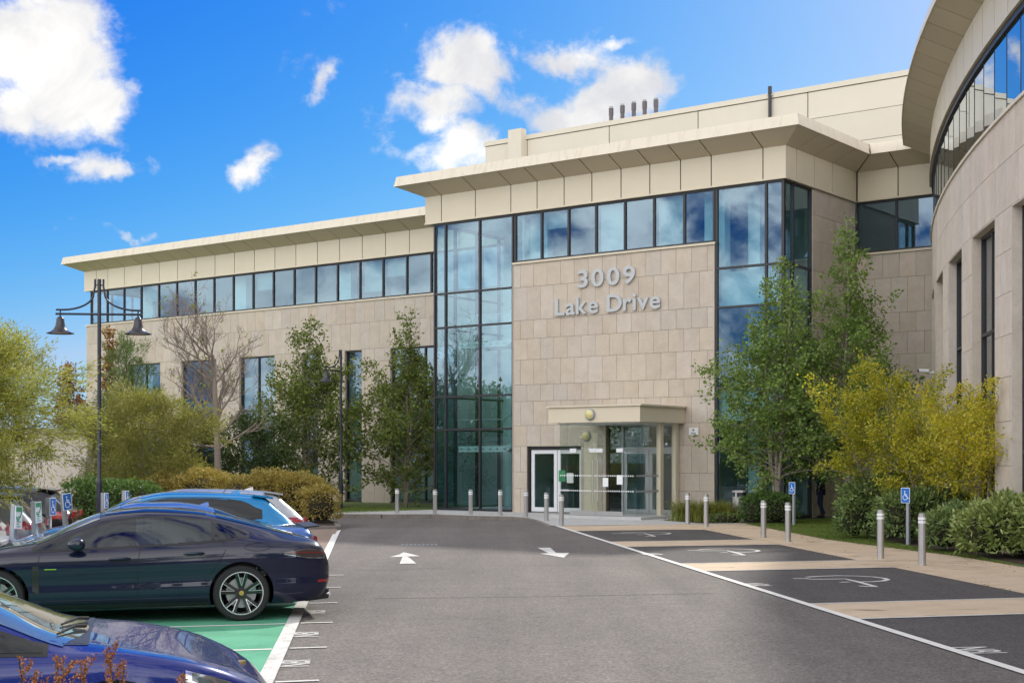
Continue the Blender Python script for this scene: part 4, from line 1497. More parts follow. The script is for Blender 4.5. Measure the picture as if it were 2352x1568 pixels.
# beds on the right
hedge('clipped_bush', 'clipped dark green bush beside the steel litter bin', 'bush', [(at(1740, 45.2), 45.2, 0.42, 0.62, 0.6, 0.5), (at(1785, 44.9), 44.9, 0.44, 0.62, 0.6, 0.52), (at(1763, 45.6), 45.6, 0.5, 0.7, 0.5, 0.52)], 8000, 0.065, 0.04, 'leaf_box', 53)
hedge('laurel_bush', 'large rounded laurel bush at the corner of the lawn, farthest of the laurels', 'bush', [(at(1988, 36.6), 36.6, 0.72, 0.72, 0.75, 0.80), (at(2045, 37.2), 37.2, 0.85, 0.8, 0.7, 0.86), (at(1962, 36.4), 36.4, 0.5, 0.45, 0.5, 0.6)], 4600, 0.15, 0.055, 'leaf_laurel', 54, 'laurels along the footpath', spread=0.75)
hedge('laurel_bush', 'laurel bush behind the blue disabled sign post', 'bush', [(at(2075, 34.4), 34.4, 0.58, 0.72, 0.65, 0.66), (at(2135, 34.2), 34.2, 0.6, 0.7, 0.6, 0.68), (at(2175, 34.8), 34.8, 0.62, 0.6, 0.55, 0.66)], 4800, 0.15, 0.055, 'leaf_laurel', 55, 'laurels along the footpath', spread=0.75)
hedge('laurel_bush', 'low laurel bush just right of the nearest bollard', 'bush', [(at(2170, 31.3), 31.3, 0.42, 0.5, 0.5, 0.46), (at(2205, 31.6), 31.6, 0.5, 0.5, 0.5, 0.52)], 2600, 0.14, 0.05, 'leaf_laurel', 56, 'laurels along the footpath', spread=0.75)
hedge('laurel_bush', 'pale-leaved laurel bush at the right edge, nearest of the laurels', 'bush', [(at(2270, 29.4), 29.4, 0.5, 0.68, 0.62, 0.58), (at(2345, 29.0), 29.0, 0.6, 0.75, 0.62, 0.66), (at(2400, 28.6), 28.6, 0.6, 0.7, 0.6, 0.68), (at(2320, 30), 30, 0.6, 0.7, 0.5, 0.68)], 6500, 0.15, 0.06, 'leaf_laurel_light', 57, 'laurels along the footpath', spread=0.75)
hedge('ground_cover_mound', 'low grey-green mound of ground cover beside the litter bin', 'ground cover', [(at(1668, 45.4), 45.4, 0.12, 0.55, 0.4, 0.2), (at(1640, 45.7), 45.7, 0.1, 0.4, 0.3, 0.15)], 1500, 0.05, 0.03, 'leaf_laurel', 58)


def blades(P, H, W, rng, lean=0.35, segs=3):
    n = len(P)
    az = rng.uniform(0, 6.283, n)
    h = H * rng.uniform(0.55, 1.15, n)
    ld = np.stack([np.cos(az), np.sin(az), np.zeros(n)], 1)
    sd = np.stack([-np.sin(az), np.cos(az), np.zeros(n)], 1)
    lk = (lean * h * rng.uniform(0.2, 1.4, n))[:, None]
    V = []
    for s in range(segs):
        q = []
        for t in (s / segs, (s + 1) / segs):
            c = P + ld * lk * t * t + np.stack([np.zeros(n), np.zeros(n), h * (t - 0.22 * t * t)], 1)
            wd = W * (1 - t) ** 0.6 * 0.5 + 0.0005
            q.append((c - sd * wd, c + sd * wd))
        V.append(np.stack([q[0][0], q[0][1], q[1][1], q[1][0]], 1))
    return np.concatenate(V), segs


rng = np.random.default_rng(5)
for px, Y, lab in ((1575, 46.6, 'clump of tall green grass at the foot of the stone wall, left one'), (1618, 46.0, 'clump of tall green grass by the stone wall, middle one'), (1662, 45.8, 'clump of yellowing grass beside the litter bin, right one')):
    root = empty('grass_clump', (at(px, Y), Y, 0.02), 0, lab, 'ornamental grass', 'grass clumps beside the entrance')
    P = np.concatenate([rng.normal(0, 0.20, (620, 2)), np.zeros((620, 1))], 1)
    V, k = blades(P, 0.85, 0.022, rng, 0.8)
    mkobj('blades', quad_mesh('blades', V, MATS['blade'], np.tile(rng.uniform(0, 1, 620), k)), root)


def in_poly(x, y, poly):
    c = np.zeros(len(x), bool)
    j = len(poly) - 1
    for i in range(len(poly)):
        xi, yi = poly[i]; xj, yj = poly[j]
        c ^= ((yi > y) != (yj > y)) & (x < (xj - xi) * (y - yi) / (yj - yi + 1e-12) + xi)
        j = i
    return c


def turf(name, label, poly, n, h, mat='turf'):
    xs = [p[0] for p in poly]; ys = [p[1] for p in poly]
    x = rng.uniform(min(xs), max(xs), n * 3); y = rng.uniform(min(ys), max(ys), n * 3)
    k = in_poly(x, y, poly)
    x, y = x[k][:n], y[k][:n]
    P = np.stack([x, y, np.full(len(x), 0.01)], 1)
    V, s = blades(P, h, 0.012, rng, 0.9, 2)
    pt = 0.5 + 0.28 * np.sin(x * 2.1 + 0.6 * y) * np.cos(y * 1.3)
    T = np.tile(np.clip(0.55 * pt + 0.5 * rng.uniform(0, 1, len(x)), 0, 1), s)
    tag(mkobj(name, quad_mesh(name, V, MATS[mat], T)), label, 'grass', None, 'stuff')


turf('grass', 'mown grass between the footpath and the curved wing', [(9.6, 27.2), (9.3, 30), (8.75, 32.4), (7.95, 36.2), (7.5, 42.1), (7.35, 44.6), (9.3, 47.3), (12, 48), (10.5, 41), (9.3, 37), (9.3, 33), (9.75, 30)], 26000, 0.05)
turf('grass', 'narrow strip of grass between kerb and office wing', [(-12.4, 53.9), (-6.6, 53.0), (-4.6, 55.2), (-3.4, 56.7), (-6, 60), (-14, 62)], 14000, 0.07)


# dried brown seed heads in the foreground verge
def dried_stalk(px, Y, top, label, seed, branches=6):
    r = np.random.default_rng(seed)
    z1 = CAMZ + (HOR - top) * Y / F
    root = empty('dried_flower_stalk', (at(px, Y), Y, 0), 0, label, 'dried plant', 'dried seed heads in the foreground')
    mb = MB()
    lean = r.normal(0, 0.04, 2)
    stem = [np.array([lean[0] * t * t, lean[1] * t * t, z1 * t]) for t in np.linspace(0, 1, 7)]
    mb.tube(stem, [0.006 - 0.0035 * t for t in np.linspace(0, 1, 7)], 5)
    heads = []
    for k in range(branches):
        h = z1 * (0.80 + 0.19 * k / branches)
        a = r.uniform(0, 6.28)
        o = np.array([lean[0] * .8, lean[1] * .8, h])
        ln = r.uniform(0.03, 0.09) * (1.2 - 0.7 * k / branches)
        e = o + np.array([math.cos(a) * ln, math.sin(a) * ln, 0.05 + 0.02 * r.random()])
        mb.tube([o, (o + e) / 2 + np.array([0, 0, -0.01]), e], [0.003, 0.0025, 0.002], 4)
        for j in range(3):
            heads.append(o + (e - o) * (0.45 + 0.27 * j) + r.normal(0, 0.004, 3))
    for j in range(7):
        heads.append(stem[-1] - np.array([0, 0, 0.03 * j]) + r.normal(0, 0.004, 3))
    mb.build('stem', MATS['dry_stem'] if 'dry_stem' in MATS else pmat('dry_stem', (0.22, 0.09, 0.04), 0.8), root)
    P = np.repeat(np.array(heads), 16, 0) + r.normal(0, 0.0065, (len(heads) * 16, 3))
    V = leaf_quads(P, 0.012, 0.009, r)
    mkobj('seed_heads', quad_mesh('seed_heads', V, MATS['seed'], r.uniform(0, 1, len(P))), root)['kind'] = 'stuff'


for i, (px, top, nb_, lab) in enumerate(((66, 1503, 4, 'brown dried seed stalk nearest the left edge'), (84, 1542, 3, 'short dried seed stalk just right of the leftmost one'), (138, 1512, 7, 'bushy brown dried seed stalk, third from the left'),
                                    (165, 1516, 5, 'dried seed stalk leaning right, fourth from the left'), (212, 1517, 7, 'thick brown dried seed stalk in the middle of the group'),
                                    (252, 1527, 4, 'thin dried seed stalk left of the tallest'), (277, 1484, 8, 'tallest brown dried seed stalk, with spreading heads'), (425, 1552, 4, 'small dried seed tip right of the others, over the headlight'))):
    dried_stalk(px, 5.6 + 0.07 * (i % 3), top, lab, 300 + i, nb_)
r = np.random.default_rng(9)
root = empty('grass_clump', (at(235, 5.5), 5.5, 0), 0, 'few green blades among the dried seed stalks at the bottom edge', 'ornamental grass')
P = np.concatenate([r.normal(0, 0.10, (14, 2)), np.zeros((14, 1))], 1)
V, k = blades(P, 1.05, 0.012, r, 0.12)
mkobj('blades', quad_mesh('blades', V, MATS['blade'], np.tile(r.uniform(0.3, 0.8, 14), k)), root)

# trees across the car park, seen only as reflections in the glass
far_trees = []
far = [(-38, 30, 5.4), (-44, 39, 6.3), (-40, 49, 5.2), (-52, 58, 7), (-47, 24, 6.0), (-43, 44, 5.4), (-39, 35, 4.8), (-41, 18, 6.4)]
WORDS = ['nearest the cars', 'second along the row', 'third along the row', 'fourth along the row', 'at the near end of the row', 'behind the third of the row', 'squat one in the row', 'last one on the near side']
for k, (x, y, h) in enumerate(far):
    far_trees.append(make_tree('broad_tree', 'tree across the car park mirrored in the windows, ' + WORDS[k], 'tree', (x, y, 0), h, 0.16, 4.0, round_, 0.15, 46, (0.2, 1.1), 7000, 0.34, 0.24, 'leaf_birch', 'bark_brown', 90 + k, 'trees across the car park', jitter=0.25))

src = far_trees[0]  # next: unseen tree row added to darken what the car sides mirror
for k, (x, y, s_, rz) in enumerate(((-26, -13, 1.0, 0.4), (-17, -16, 1.15, 1.7), (-8, -13.5, 0.95, 2.9), (2, -17, 1.1, 4.1), (12, -14, 1.0, 5.0), (-34, -6, 1.1, 2.2), (-37, 5, 1.0, 3.3))):
    c = copy_tree(far_trees[k % 5])
    c.location = (x, y, 0); c.scale = (s_, s_, s_ * 0.95); c.rotation_euler = (0, 0, rz)
    c['group'] = 'trees behind the viewpoint'
    c['label'] = 'unseen tree added behind the viewpoint, mirrored dark in the car paint, ' + ['far left of the row', 'second of the row', 'third of the row', 'fourth of the row', 'right end of the row', 'left of the row by the bays', 'beside the hedge end'][k]
hedge('boundary_hedge', 'long clipped hedge across the car park mirrored in the windows', 'hedge', blob_row([(-36, 14), (-36, 55)], 1.6, 2.0, 22), 12000, 0.2, 0.13, 'leaf_box', 59)

# leaves blown along the path and kerb
rl = np.random.default_rng(31)
pts = []
for k in range(420):
    Y = rl.uniform(22, 44)
    pts.append((np.interp(Y, [20, 26.8, 29.8, 32.2, 36, 42.1, 44.7], [10.05, 9.64, 9.35, 8.77, 7.96, 7.5, 7.3]) + rl.normal(-0.05, 0.28), Y, 0.03))
for k in range(160):
    Y = rl.uniform(10, 43)
    pts.append((XP(Y) + rl.normal(0, 0.25), Y, 0.022))
for k in range(120):
    pts.append((rl.uniform(-6.5, 0.5), 52.2 + rl.normal(0, 0.15), 0.03))
P = np.array(pts)
V = leaf_quads(P, 0.06, 0.045, rl, axis=None, spread=1.0)
V[:, :, 2] = P[:, None, 2] + (V[:, :, 2] - P[:, None, 2]) * 0.2
tag(mkobj('fallen_leaves', quad_mesh('fallen_leaves', V, MATS['leaf_copper'], rl.uniform(0.2, 1, len(P)))), 'dry brown leaves scattered along the footpath edges and kerb', 'leaves', None, 'stuff')
# ------------------------------------------------------------------ vestibule at the entrance
ve = empty('glass_vestibule', P0, ROT, 'glazed entrance vestibule with cream canopy projecting from the stone wall', 'entrance porch')
FO = 2.8
fv = lambda s, o, z: (s, -FO - o, z)                     # its front
fr = lambda s, o, z: (7.30 + o, -s, z)                   # its right side, s = distance from wall
fl = lambda s, o, z: (4.18 - o, -s, z)
VZ = 0.10
MB().box(3.9, 7.7, -3.1, -0.02, 0.0, VZ).build('threshold', MATS['granite'], ve)
MB().box(3.82, 7.58, -2.98, -0.02, 3.29, 3.82).build('canopy', MATS['cream'], ve)
MB().box(3.76, 7.66, -3.05, -0.02, 3.822, 3.88).build('canopy_coping', MATS['cream'], ve)
MB().box(4.1, 7.4, -2.8, -0.3, 3.25, 3.288).build('canopy_ceiling', MATS['alu_white'], ve)


def pane(fac, root, name, s0, s1, z0, z1, off=0.0, mat='glass_clear', t=0.012):
    return along(MB(), fac, s0, s1, rect(off - t / 2, off + t / 2, z0, z1)).build(name, MATS[mat], root)


pane(fv, ve, 'glass_panel', 4.18, 4.60, VZ, 3.25)
pane(fv, ve, 'glass_panel', 6.82, 7.30, VZ, 3.25)
pane(fv, ve, 'glass_panel', 4.62, 6.80, 2.35, 3.25)
pane(fr, ve, 'glass_panel', 1.36, 2.78, VZ, 3.25)
pane(fr, ve, 'glass_panel', 0.36, 1.12, VZ, 3.25)
pane(fl, ve, 'glass_panel', 0.05, 2.78, VZ, 3.25)
for o_ in (1.24, 0.22):
    MB().box(7.22, 7.38, -o_ - 0.10, -o_ + 0.10, VZ, 3.288).build('column', MATS['cream'], ve)
for s0, s1, hx in ((4.62, 5.70, 5.60), (5.72, 6.80, 5.82)):
    d = pane(fv, ve, 'glass_door', s0, s1, VZ + 0.03, 2.33)
    mb = MB()
    mb.box(s0, s1, -FO - 0.025, -FO + 0.025, VZ + 0.02, VZ + 0.16)
    mb.build('door_rail', MATS['steel'], d)
    mb = MB()
    for z in (0.62, 1.98): mb.tube([(hx, -FO - 0.06, z), (hx, -FO, z)], 0.012, 6)
    mb.tube([(hx, -FO - 0.065, 0.58), (hx, -FO - 0.065, 2.02)], 0.018, 8)
    mb.build('handle', MATS['steel'], d)
    mb = MB()
    for s in (s0, s1 - 0.26): mb.box(s, s + 0.26, -FO - 0.03, -FO + 0.03, 2.27, 2.40)
    mb.build('hinge_patch', MATS['alu_white'], d)
mb = MB()
for k in range(34):                                       # safety dots on the glass
    s = 4.22 + k * 0.09
    mb.lathe([(0.026, -FO - 0.012), (0.026, -FO - 0.008)], 8, 'y', (s, 0, 2.02 - 0.55))
    mb.lathe([(0.026, -FO - 0.012), (0.026, -FO - 0.008)], 8, 'y', (s, 0, 0.95))
tag(mb.build('safety_dots', MATS['reflector'], ve), kind='stuff')
MB().box(4.20, 4.60, -FO - 0.012, -FO - 0.007, 0.93, 0.98).build('safety_band', MATS['alu_white'], ve)
pane(fr, ve, 'safety_band', 1.36, 2.78, 1.44, 1.50, 0.011, 'alu_grey', 0.004)
pane(fr, ve, 'safety_band', 1.36, 2.78, 0.92, 0.98, 0.011, 'alu_grey', 0.004)
MB().box(5.98, 6.20, -FO - 0.012, -FO - 0.008, 1.10, 1.40).build('notice', MATS['sign_white'], ve)
MB().box(6.55, 6.78, -FO - 0.012, -FO - 0.008, 1.18, 1.50).build('notice', MATS['sign_white'], ve)
for s0, s1 in ((4.95, 6.0), (6.02, 7.08)):                # inner doors, in the wall opening
    d = door_leaf(f_front, ve, s0, s1, VZ, 2.36, -0.16, 'alu_grey', 0.13, 'glass', 0.14)
    mb = MB()
    hx = s1 - 0.06 if s0 < 5 else s0 + 0.06
    mb.tube([(hx, 0.10, 0.85), (hx, 0.02, 0.85), (hx, 0.02, 1.55), (hx, 0.10, 1.55)], 0.017, 8)
    mb.build('handle', MATS['steel'], d)
mb = MB()
along(mb, f_front, 4.86, 4.94, rect(-0.22, -0.1, VZ, 3.28))
along(mb, f_front, 7.09, 7.16, rect(-0.22, -0.1, VZ, 3.28))
along(mb, f_front, 4.94, 7.09, rect(-0.22, -0.1, 2.37, 2.46))
along(mb, f_front, 4.94, 7.09, rect(-0.22, -0.1, 3.20, 3.28))
mb.build('inner_frame', MATS['alu_grey'], ve)
pane(f_front, ve, 'glass_panel', 4.94, 7.09, 2.46, 3.20, -0.16, 'glass_dark')
pane(f_front, ve, 'glass_panel', 4.28, 4.86, VZ, 3.28, -0.16, 'glass_dark')
MB().box(3.3, 3.9, -0.012, -0.004, 0.02, 3.0).build('lining', MATS['cream'], ve)
mb = MB(); mb.box(2.42, 2.72, 0.13, 0.134, 1.15, 1.52); mb.build('notice', MATS['sign_white'], ve)
mb = MB(); mb.box(2.05, 2.36, 0.13, 0.134, 1.2, 1.62); mb.build('notice', MATS['sign_green'], ve)


def world_of(s, o, z=0.0):
    return (P0[0] + UX * s - IX * o, P0[1] + UY * s - IY * o, z)


def bulkhead(s, o, z, label):
    t = empty('wall_lamp', world_of(s, o, z), ROT, label, 'lamp', 'round wall lamps at the entrance')
    MB().lathe([(0.0, 0.0), (0.19, 0.0), (0.19, 0.07), (0.165, 0.10)], 28, 'y').mesh('x', MATS['alu_grey'])
    b = MB().lathe([(0.19, 0.0), (0.195, -0.06), (0.17, -0.10), (0.15, -0.105)], 28, 'y')
    b.build('lamp_body', MATS['alu_grey'], t, 40)
    MB().lathe([(0.155, -0.10), (0.13, -0.125), (0.08, -0.142), (0.0, -0.15)], 28, 'y').build('lamp_lens', MATS['lamp_lens'], t, 60)


bulkhead(5.60, 2.985, 3.56, 'round yellow-lensed lamp on the canopy front')
bulkhead(3.42, 0.005, 2.88, 'round yellow-lensed lamp on the stone wall beside the vestibule')
t = empty('wall_sign_plate', world_of(7.92, 0.0, 3.0), ROT, 'small white sign plate on the stone wall right of the canopy', 'sign')
MB().box(-0.18, 0.18, -0.03, -0.002, -0.12, 0.13).build('plate', MATS['sign_white'], t)
MB().box(-0.10, 0.10, -0.034, -0.0305, -0.09, -0.04).build('print_band', MATS['galv'], t)
MB().lathe([(0.045, -0.034), (0.045, -0.0305)], 12, 'y', (0, 0, 0.05)).build('print_emblem', MATS['galv'], t)
t = empty('plant_pot', world_of(1.55, -0.9, 0.06), 0, 'dark pot with a spiky plant just inside the white-framed door', 'potted plant')
MB().lathe([(0.14, 0), (0.20, 0.62), (0.19, 0.63), (0.17, 0.60), (0.0, 0.58)], 16).build('pot', MATS['frame_dark'], t, 40)
r = np.random.default_rng(3)
V, k = blades(np.concatenate([r.normal(0, 0.03, (60, 2)), np.full((60, 1), 0.6)], 1), 0.95, 0.04, r, 0.9)
mkobj('leaves', quad_mesh('leaves', V, MATS['leaf_dark'], np.tile(r.uniform(0.3, 1, 60), k)), t)
MB().box(0.5, 4.0, 3.8, 4.4, 0.06, 1.1).build('reception_counter', MATS['interior_white'], eb)

# security camera on the curved wing
sx, sy, _ = f_drum(25.2, 0.02, 0)
Yc = sy
zc = CAMZ + (HOR - 855) * Yc / F
t = empty('security_camera', (sx, sy, zc), R(8), 'small white security camera on a bracket on the curved wing', 'camera')
MB().tube([(0.05, 0, 0.0), (-0.12, 0, -0.02), (-0.2, 0, 0.03)], [0.05, 0.03, 0.03], 10).build('bracket', MATS['alu_white'], t, 60)
b = MB().lathe([(0.0, -0.05), (0.055, -0.05), (0.06, 0.0), (0.06, 0.26), (0.065, 0.27)], 14, 'x', (-0.46, -0.05, 0.04))
b.build('camera_body', MATS['alu_white'], t, 40)
MB().lathe([(0.05, 0), (0.05, 0.01)], 14, 'x', (-0.525, -0.05, 0.04)).build('camera_lens', MATS['frame_dark'], t)

# ------------------------------------------------------------------ street furniture
def bollard(x, y, z, h, label):
    t = empty('bollard', (x, y, z), ROT + R(8), label, 'bollard', 'steel bollards around the entrance and footpath')
    w = 0.064
    def prof(a, z0, z1, m, nm):
        c = a * 0.42
        poly = [(-a + c, -a), (a - c, -a), (a, -a + c), (a, a - c), (a - c, a), (-a + c, a), (-a, a - c), (-a, -a + c)]
        return MB().prism(poly, z0, z1).build(nm, MATS[m], t)
    prof(w, -0.02, h - 0.006, 'steel', 'post')
    prof(w * 0.86, h - 0.006, h + 0.004, 'steel', 'cap')
    prof(w + 0.004, h - 0.115, h - 0.068, 'reflector', 'reflective_band')
    prof(w + 0.004, h - 0.185, h - 0.138, 'reflector', 'reflective_band')
    return t


for px, py, h, lab in ((912, 1178, 0.93, 'steel bollard on the kerb in front of the office-wing birches, leftmost of all'),
                       (999, 1181, 0.92, 'steel bollard at the left edge of the glazed stair'),
                       (1081, 1182.5, 0.93, 'steel bollard before the middle of the stair glazing'),
                       (1149, 1183.5, 0.93, 'steel bollard before the right pane of the stair glazing'),
                       (1208, 1187.5, 0.94, 'steel bollard at the left edge of the white-framed door'),
                       (1255, 1196.6, 0.94, 'steel bollard in front of the white-framed door, left of a pair'),
                       (1289.6, 1206.6, 0.95, 'steel bollard at the end of the white edge line before the vestibule'),
                       (1579.5, 1203.5, 0.97, 'steel bollard by the tall grass, left of a pair'),
                       (1622, 1210, 0.97, 'steel bollard by the tall grass, right of a pair'),
                       (1754, 1234.6, 0.97, 'steel bollard in front of the clipped bush, left of a pair'),
                       (1810, 1244, 0.97, 'steel bollard beside the farther disabled sign, right of a pair'),
                       (2022.6, 1282.7, 1.0, 'steel bollard left of the nearer disabled sign'),
                       (2118, 1298.5, 1.0, 'nearest steel bollard, right of the nearer disabled sign')):
    x, y = G(px, py)
    bollard(x, y, 0.0, h, lab)


def ribbon2d(pts, w, y0, y1):
    """flat stroke in the x-z plane, extruded in y"""
    mb = MB()
    for i in range(len(pts) - 1):
        a, b = Vector(pts[i]), Vector(pts[i + 1])
        t_ = (b - a).normalized()
        n_ = Vector((-t_.y, t_.x)) * w / 2
        e = t_ * w * 0.25
        q = [a - e + n_, b + e + n_, b + e - n_, a - e - n_]
        yy = (y0, y1)
        mb.hexa([(p.x, yy[0], p.y) for p in q] + [(p.x, yy[1] + 0.0002 * i, p.y) for p in q])
    return mb


def wheelchair_icon(parent, s, y):
    """white wheelchair pictogram about s tall, facing -y"""
    k = s
    mb = ribbon2d([(-0.06 * k, 0.26 * k), (-0.04 * k, -0.02 * k), (0.16 * k, -0.02 * k), (0.26 * k, -0.30 * k), (0.36 * k, -0.26 * k)], 0.085 * k, y, y - 0.002)
    arc = [(-0.02 * k + 0.25 * k * math.cos(a), -0.20 * k + 0.25 * k * math.sin(a)) for a in [R(130 + 24 * i) for i in range(9)]]
    m2 = ribbon2d(arc, 0.06 * k, y - 0.0005, y - 0.0025)
    mb.add(m2.v, m2.f)
    m3 = ribbon2d([(-0.05 * k, 0.12 * k), (0.16 * k, 0.12 * k)], 0.06 * k, y - 0.001, y - 0.003)
    mb.add(m3.v, m3.f)
    mb.lathe([(0.075 * k, y - 0.002), (0.075 * k, y)], 14, 'y', (-0.06 * k, 0, 0.40 * k))
    return mb.build('wheelchair_icon', MATS['sign_white'], parent)


def sign_post(x, y, top, yaw, tilt, label, kind='blue', w=0.28, h=0.36, side=0.0):
    t = empty('parking_sign', (x, y, 0), yaw, label, 'sign', 'parking bay signs on posts')
    t.rotation_euler = (0, tilt, yaw)
    mb = MB()
    a = 0.042
    mb.prism([(-a, -a + 0.012), (-a + 0.012, -a), (a - 0.012, -a), (a, -a + 0.012), (a, a - 0.012), (a - 0.012, a), (-a + 0.012, a), (-a, a - 0.012)], -0.02, top)
    mb.build('post', MATS['galv'], t)
    zc_ = top - h / 2 - 0.005
    p = MB().box(side - w / 2, side + w / 2, -a - 0.016, -a - 0.006, zc_ - h / 2, zc_ + h / 2).build('plate', MATS['sign_white'], t)
    if kind == 'blue':
        MB().box(side - w / 2 + 0.012, side + w / 2 - 0.012, -a - 0.018, -a - 0.0162, zc_ - h / 2 + 0.012, zc_ + h / 2 - 0.012).build('blue_field', MATS['sign_blue'], p)
        ic = wheelchair_icon(p, 0.23, -a - 0.0185)
        ic.location = (side, 0, zc_ - 0.0)
    else:
        MB().box(side - w / 2 + 0.015, side + w / 2 - 0.015, -a - 0.018, -a - 0.0162, zc_ + h / 2 - 0.085, zc_ + h / 2 - 0.015).build('green_band', MATS['sign_green'], p)
        ck = ribbon2d([(-0.06, 0.02), (-0.02, -0.03), (0.07, 0.10)], 0.022, -a - 0.0165, -a - 0.018)
        o = ck.build('tick_mark', MATS['sign_green'], p); o.location = (side, 0, zc_ - 0.02)
        mb = MB()
        for k in range(5):
            mb.box(side - w / 2 + 0.04, side + w / 2 - 0.04 - 0.03 * (k % 2), -a - 0.018, -a - 0.0162, zc_ - h / 2 + 0.03 + 0.035 * k, zc_ - h / 2 + 0.042 + 0.035 * k)
        mb.build('small_print', MATS['sign_green'], p)
    return t


x, y = G(1823.5, 1207)
sign_post(x, y, 1.34, R(-52), 0, 'blue wheelchair sign at the lawn edge by the clipped bush, farther of two', side=-0.03, w=0.24)
x, y = G(2086, 1252.4)
sign_post(x, y, 1.37, R(-48), 0, 'blue wheelchair sign in front of the laurels, nearer of two', side=-0.04, w=0.24)
for px, Y, top, yaw, tilt, kind, lab in ((24, 21.0, 1.36, R(74), R(4), 'green', 'pale green and white sign on a leaning post at the left edge'),
                                        (85, 22.8, 1.37, R(76), R(-4), 'green', 'white notice with green print on a leaning post beside the grey car'),
                                        (112, 24.9, 1.37, R(80), 0, 'blue', 'blue wheelchair sign on an upright post behind the grey car'),
                                        (160, 26.4, 1.42, R(62), R(-7), 'blue', 'blue wheelchair sign on a leaning post before the black car'),
                                        (237, 28.9, 1.36, R(86), 0, 'blue', 'blue wheelchair sign just right of the near lamp post'),
                                        (285, 30.9, 1.36, R(86), 0, 'blue', 'blue wheelchair sign in front of the olive feathery tree')):
    sign_post(at(px, Y), Y, top, yaw, tilt, lab, kind, side=0.04, w=0.22 if kind == 'blue' else 0.17, h=0.31 if kind == 'blue' else 0.34)


def bell(root, x, ztop):
    """bell shaped lantern hanging from (x, 0, ztop)"""
    b = MB().lathe([(0.02, 0.0), (0.02, -0.05), (0.055, -0.065), (0.09, -0.11), (0.10, -0.21), (0.105, -0.225), (0.12, -0.29), (0.16, -0.365), (0.23, -0.425), (0.325, -0.455), (0.325, -0.468), (0.24, -0.445), (0.16, -0.40), (0.11, -0.30), (0.0, -0.27)], 28, 'z', (x, 0, ztop), caps=False).build('lantern', MATS['lamp_metal'], root, 50)
    MB().lathe([(0.0, -0.42), (0.19, -0.43), (0.21, -0.44), (0.21, -0.455), (0.0, -0.46)], 24, 'z', (x, 0, ztop)).build('lamp_glass', MATS['lamp_inner'], b, 50)


def lamp_post(px, Y, H, arms, yaw, label):
    t = empty('lamp_post', (at(px, Y), Y, 0), yaw, label, 'lamp post', 'black lamp posts with bell lanterns')
    MB().lathe([(0.075, 0), (0.075, 1.45), (0.072, 1.50), (0.050, 1.56), (0.046, 3.2), (0.046, H), (0.0, H + 0.005)], 16).build('post', MATS['post_black'], t, 40)
    MB().box(-0.052, 0.052, -0.079, -0.06, 0.55, 1.05).build('access_door', MATS['post_black'], t)
    for sgn in arms:
        mb = MB()
        arc = [(sgn * (0.10 + 0.0), 0, H - 0.0), (sgn * 0.10, 0, H - 0.18), (sgn * 0.12, 0, H - 0.28)]
        for k in range(9):
            a = R(180 + 90 * k / 8)
            arc.append((sgn * (0.87 + 0.74 * math.cos(a)), 0, H - 0.35 + 0.40 * math.sin(a)))
        arc += [(sgn * 1.02, 0, H - 0.75)]
        mb.tube(arc, 0.024, 8)
        mb.box(min(0, sgn * 0.12), max(0, sgn * 0.12), -0.012, 0.012, H - 0.16, H - 0.13)
        mb.tube([(0, 0, H - 0.85), (sgn * 1.03, 0, H - 0.85)], 0.027, 8)
        mb.tube([(sgn * 0.92, 0, H - 0.74), (sgn * 0.92, 0, H - 0.88)], 0.018, 6)
        mb.build('bracket_arm', MATS['post_black'], t, 50)
        bell(t, sgn * 0.92, H - 0.86)
    return t


lamp_post(228, 34.5, 6.40, (-1, 1), R(6), 'black double-arm lamp post with two bell lanterns, nearer one')
lamp_post(783, 57.2, 6.42, (-1,), R(58), 'black single-arm lamp post with one bell lantern by the office wing')

x, y = G(1700, 1199)
t = empty('litter_bin', (x, y, 0.01), R(-30), 'curved stainless steel litter bin beside the clipped bush', 'litter bin')
MB().lathe([(0.19, 0), (0.21, 0.02), (0.21, 0.50), (0.205, 0.52), (0.205, 0.66), (0.0, 0.67)], 24).mesh('x', MATS['steel'])
bn = MB()
def oval(a, b, z0, z1, mb):
    poly = [(a * math.copysign(abs(math.cos(w)) ** 0.7, math.cos(w)), b * math.copysign(abs(math.sin(w)) ** 0.7, math.sin(w))) for w in [2 * math.pi * k / 28 for k in range(28)]]
    mb.prism(poly, z0, z1)
    return mb
oval(0.24, 0.20, 0.03, 0.82, MB()).build('bin_body', MATS['steel'], t, 40)
oval(0.26, 0.22, 0.0, 0.03, MB()).build('base', MATS['frame_dark'], t)
oval(0.20, 0.165, 0.82, 0.96, MB()).build('opening', MATS['frame_dark'], t)
mb = MB(); oval(0.25, 0.21, 0.96, 1.02, mb); mb.build('lid', MATS['steel'], t, 40)
mb = MB()
for k in range(10):
    w = math.pi * 2 * k / 10
    mb.box(0.215 * math.cos(w) - 0.03, 0.215 * math.cos(w) + 0.03, 0.175 * math.sin(w) - 0.03, 0.175 * math.sin(w) + 0.03, 0.80, 0.97) if k in (2, 7) else None
mb.build('uprights', MATS['steel'], t)

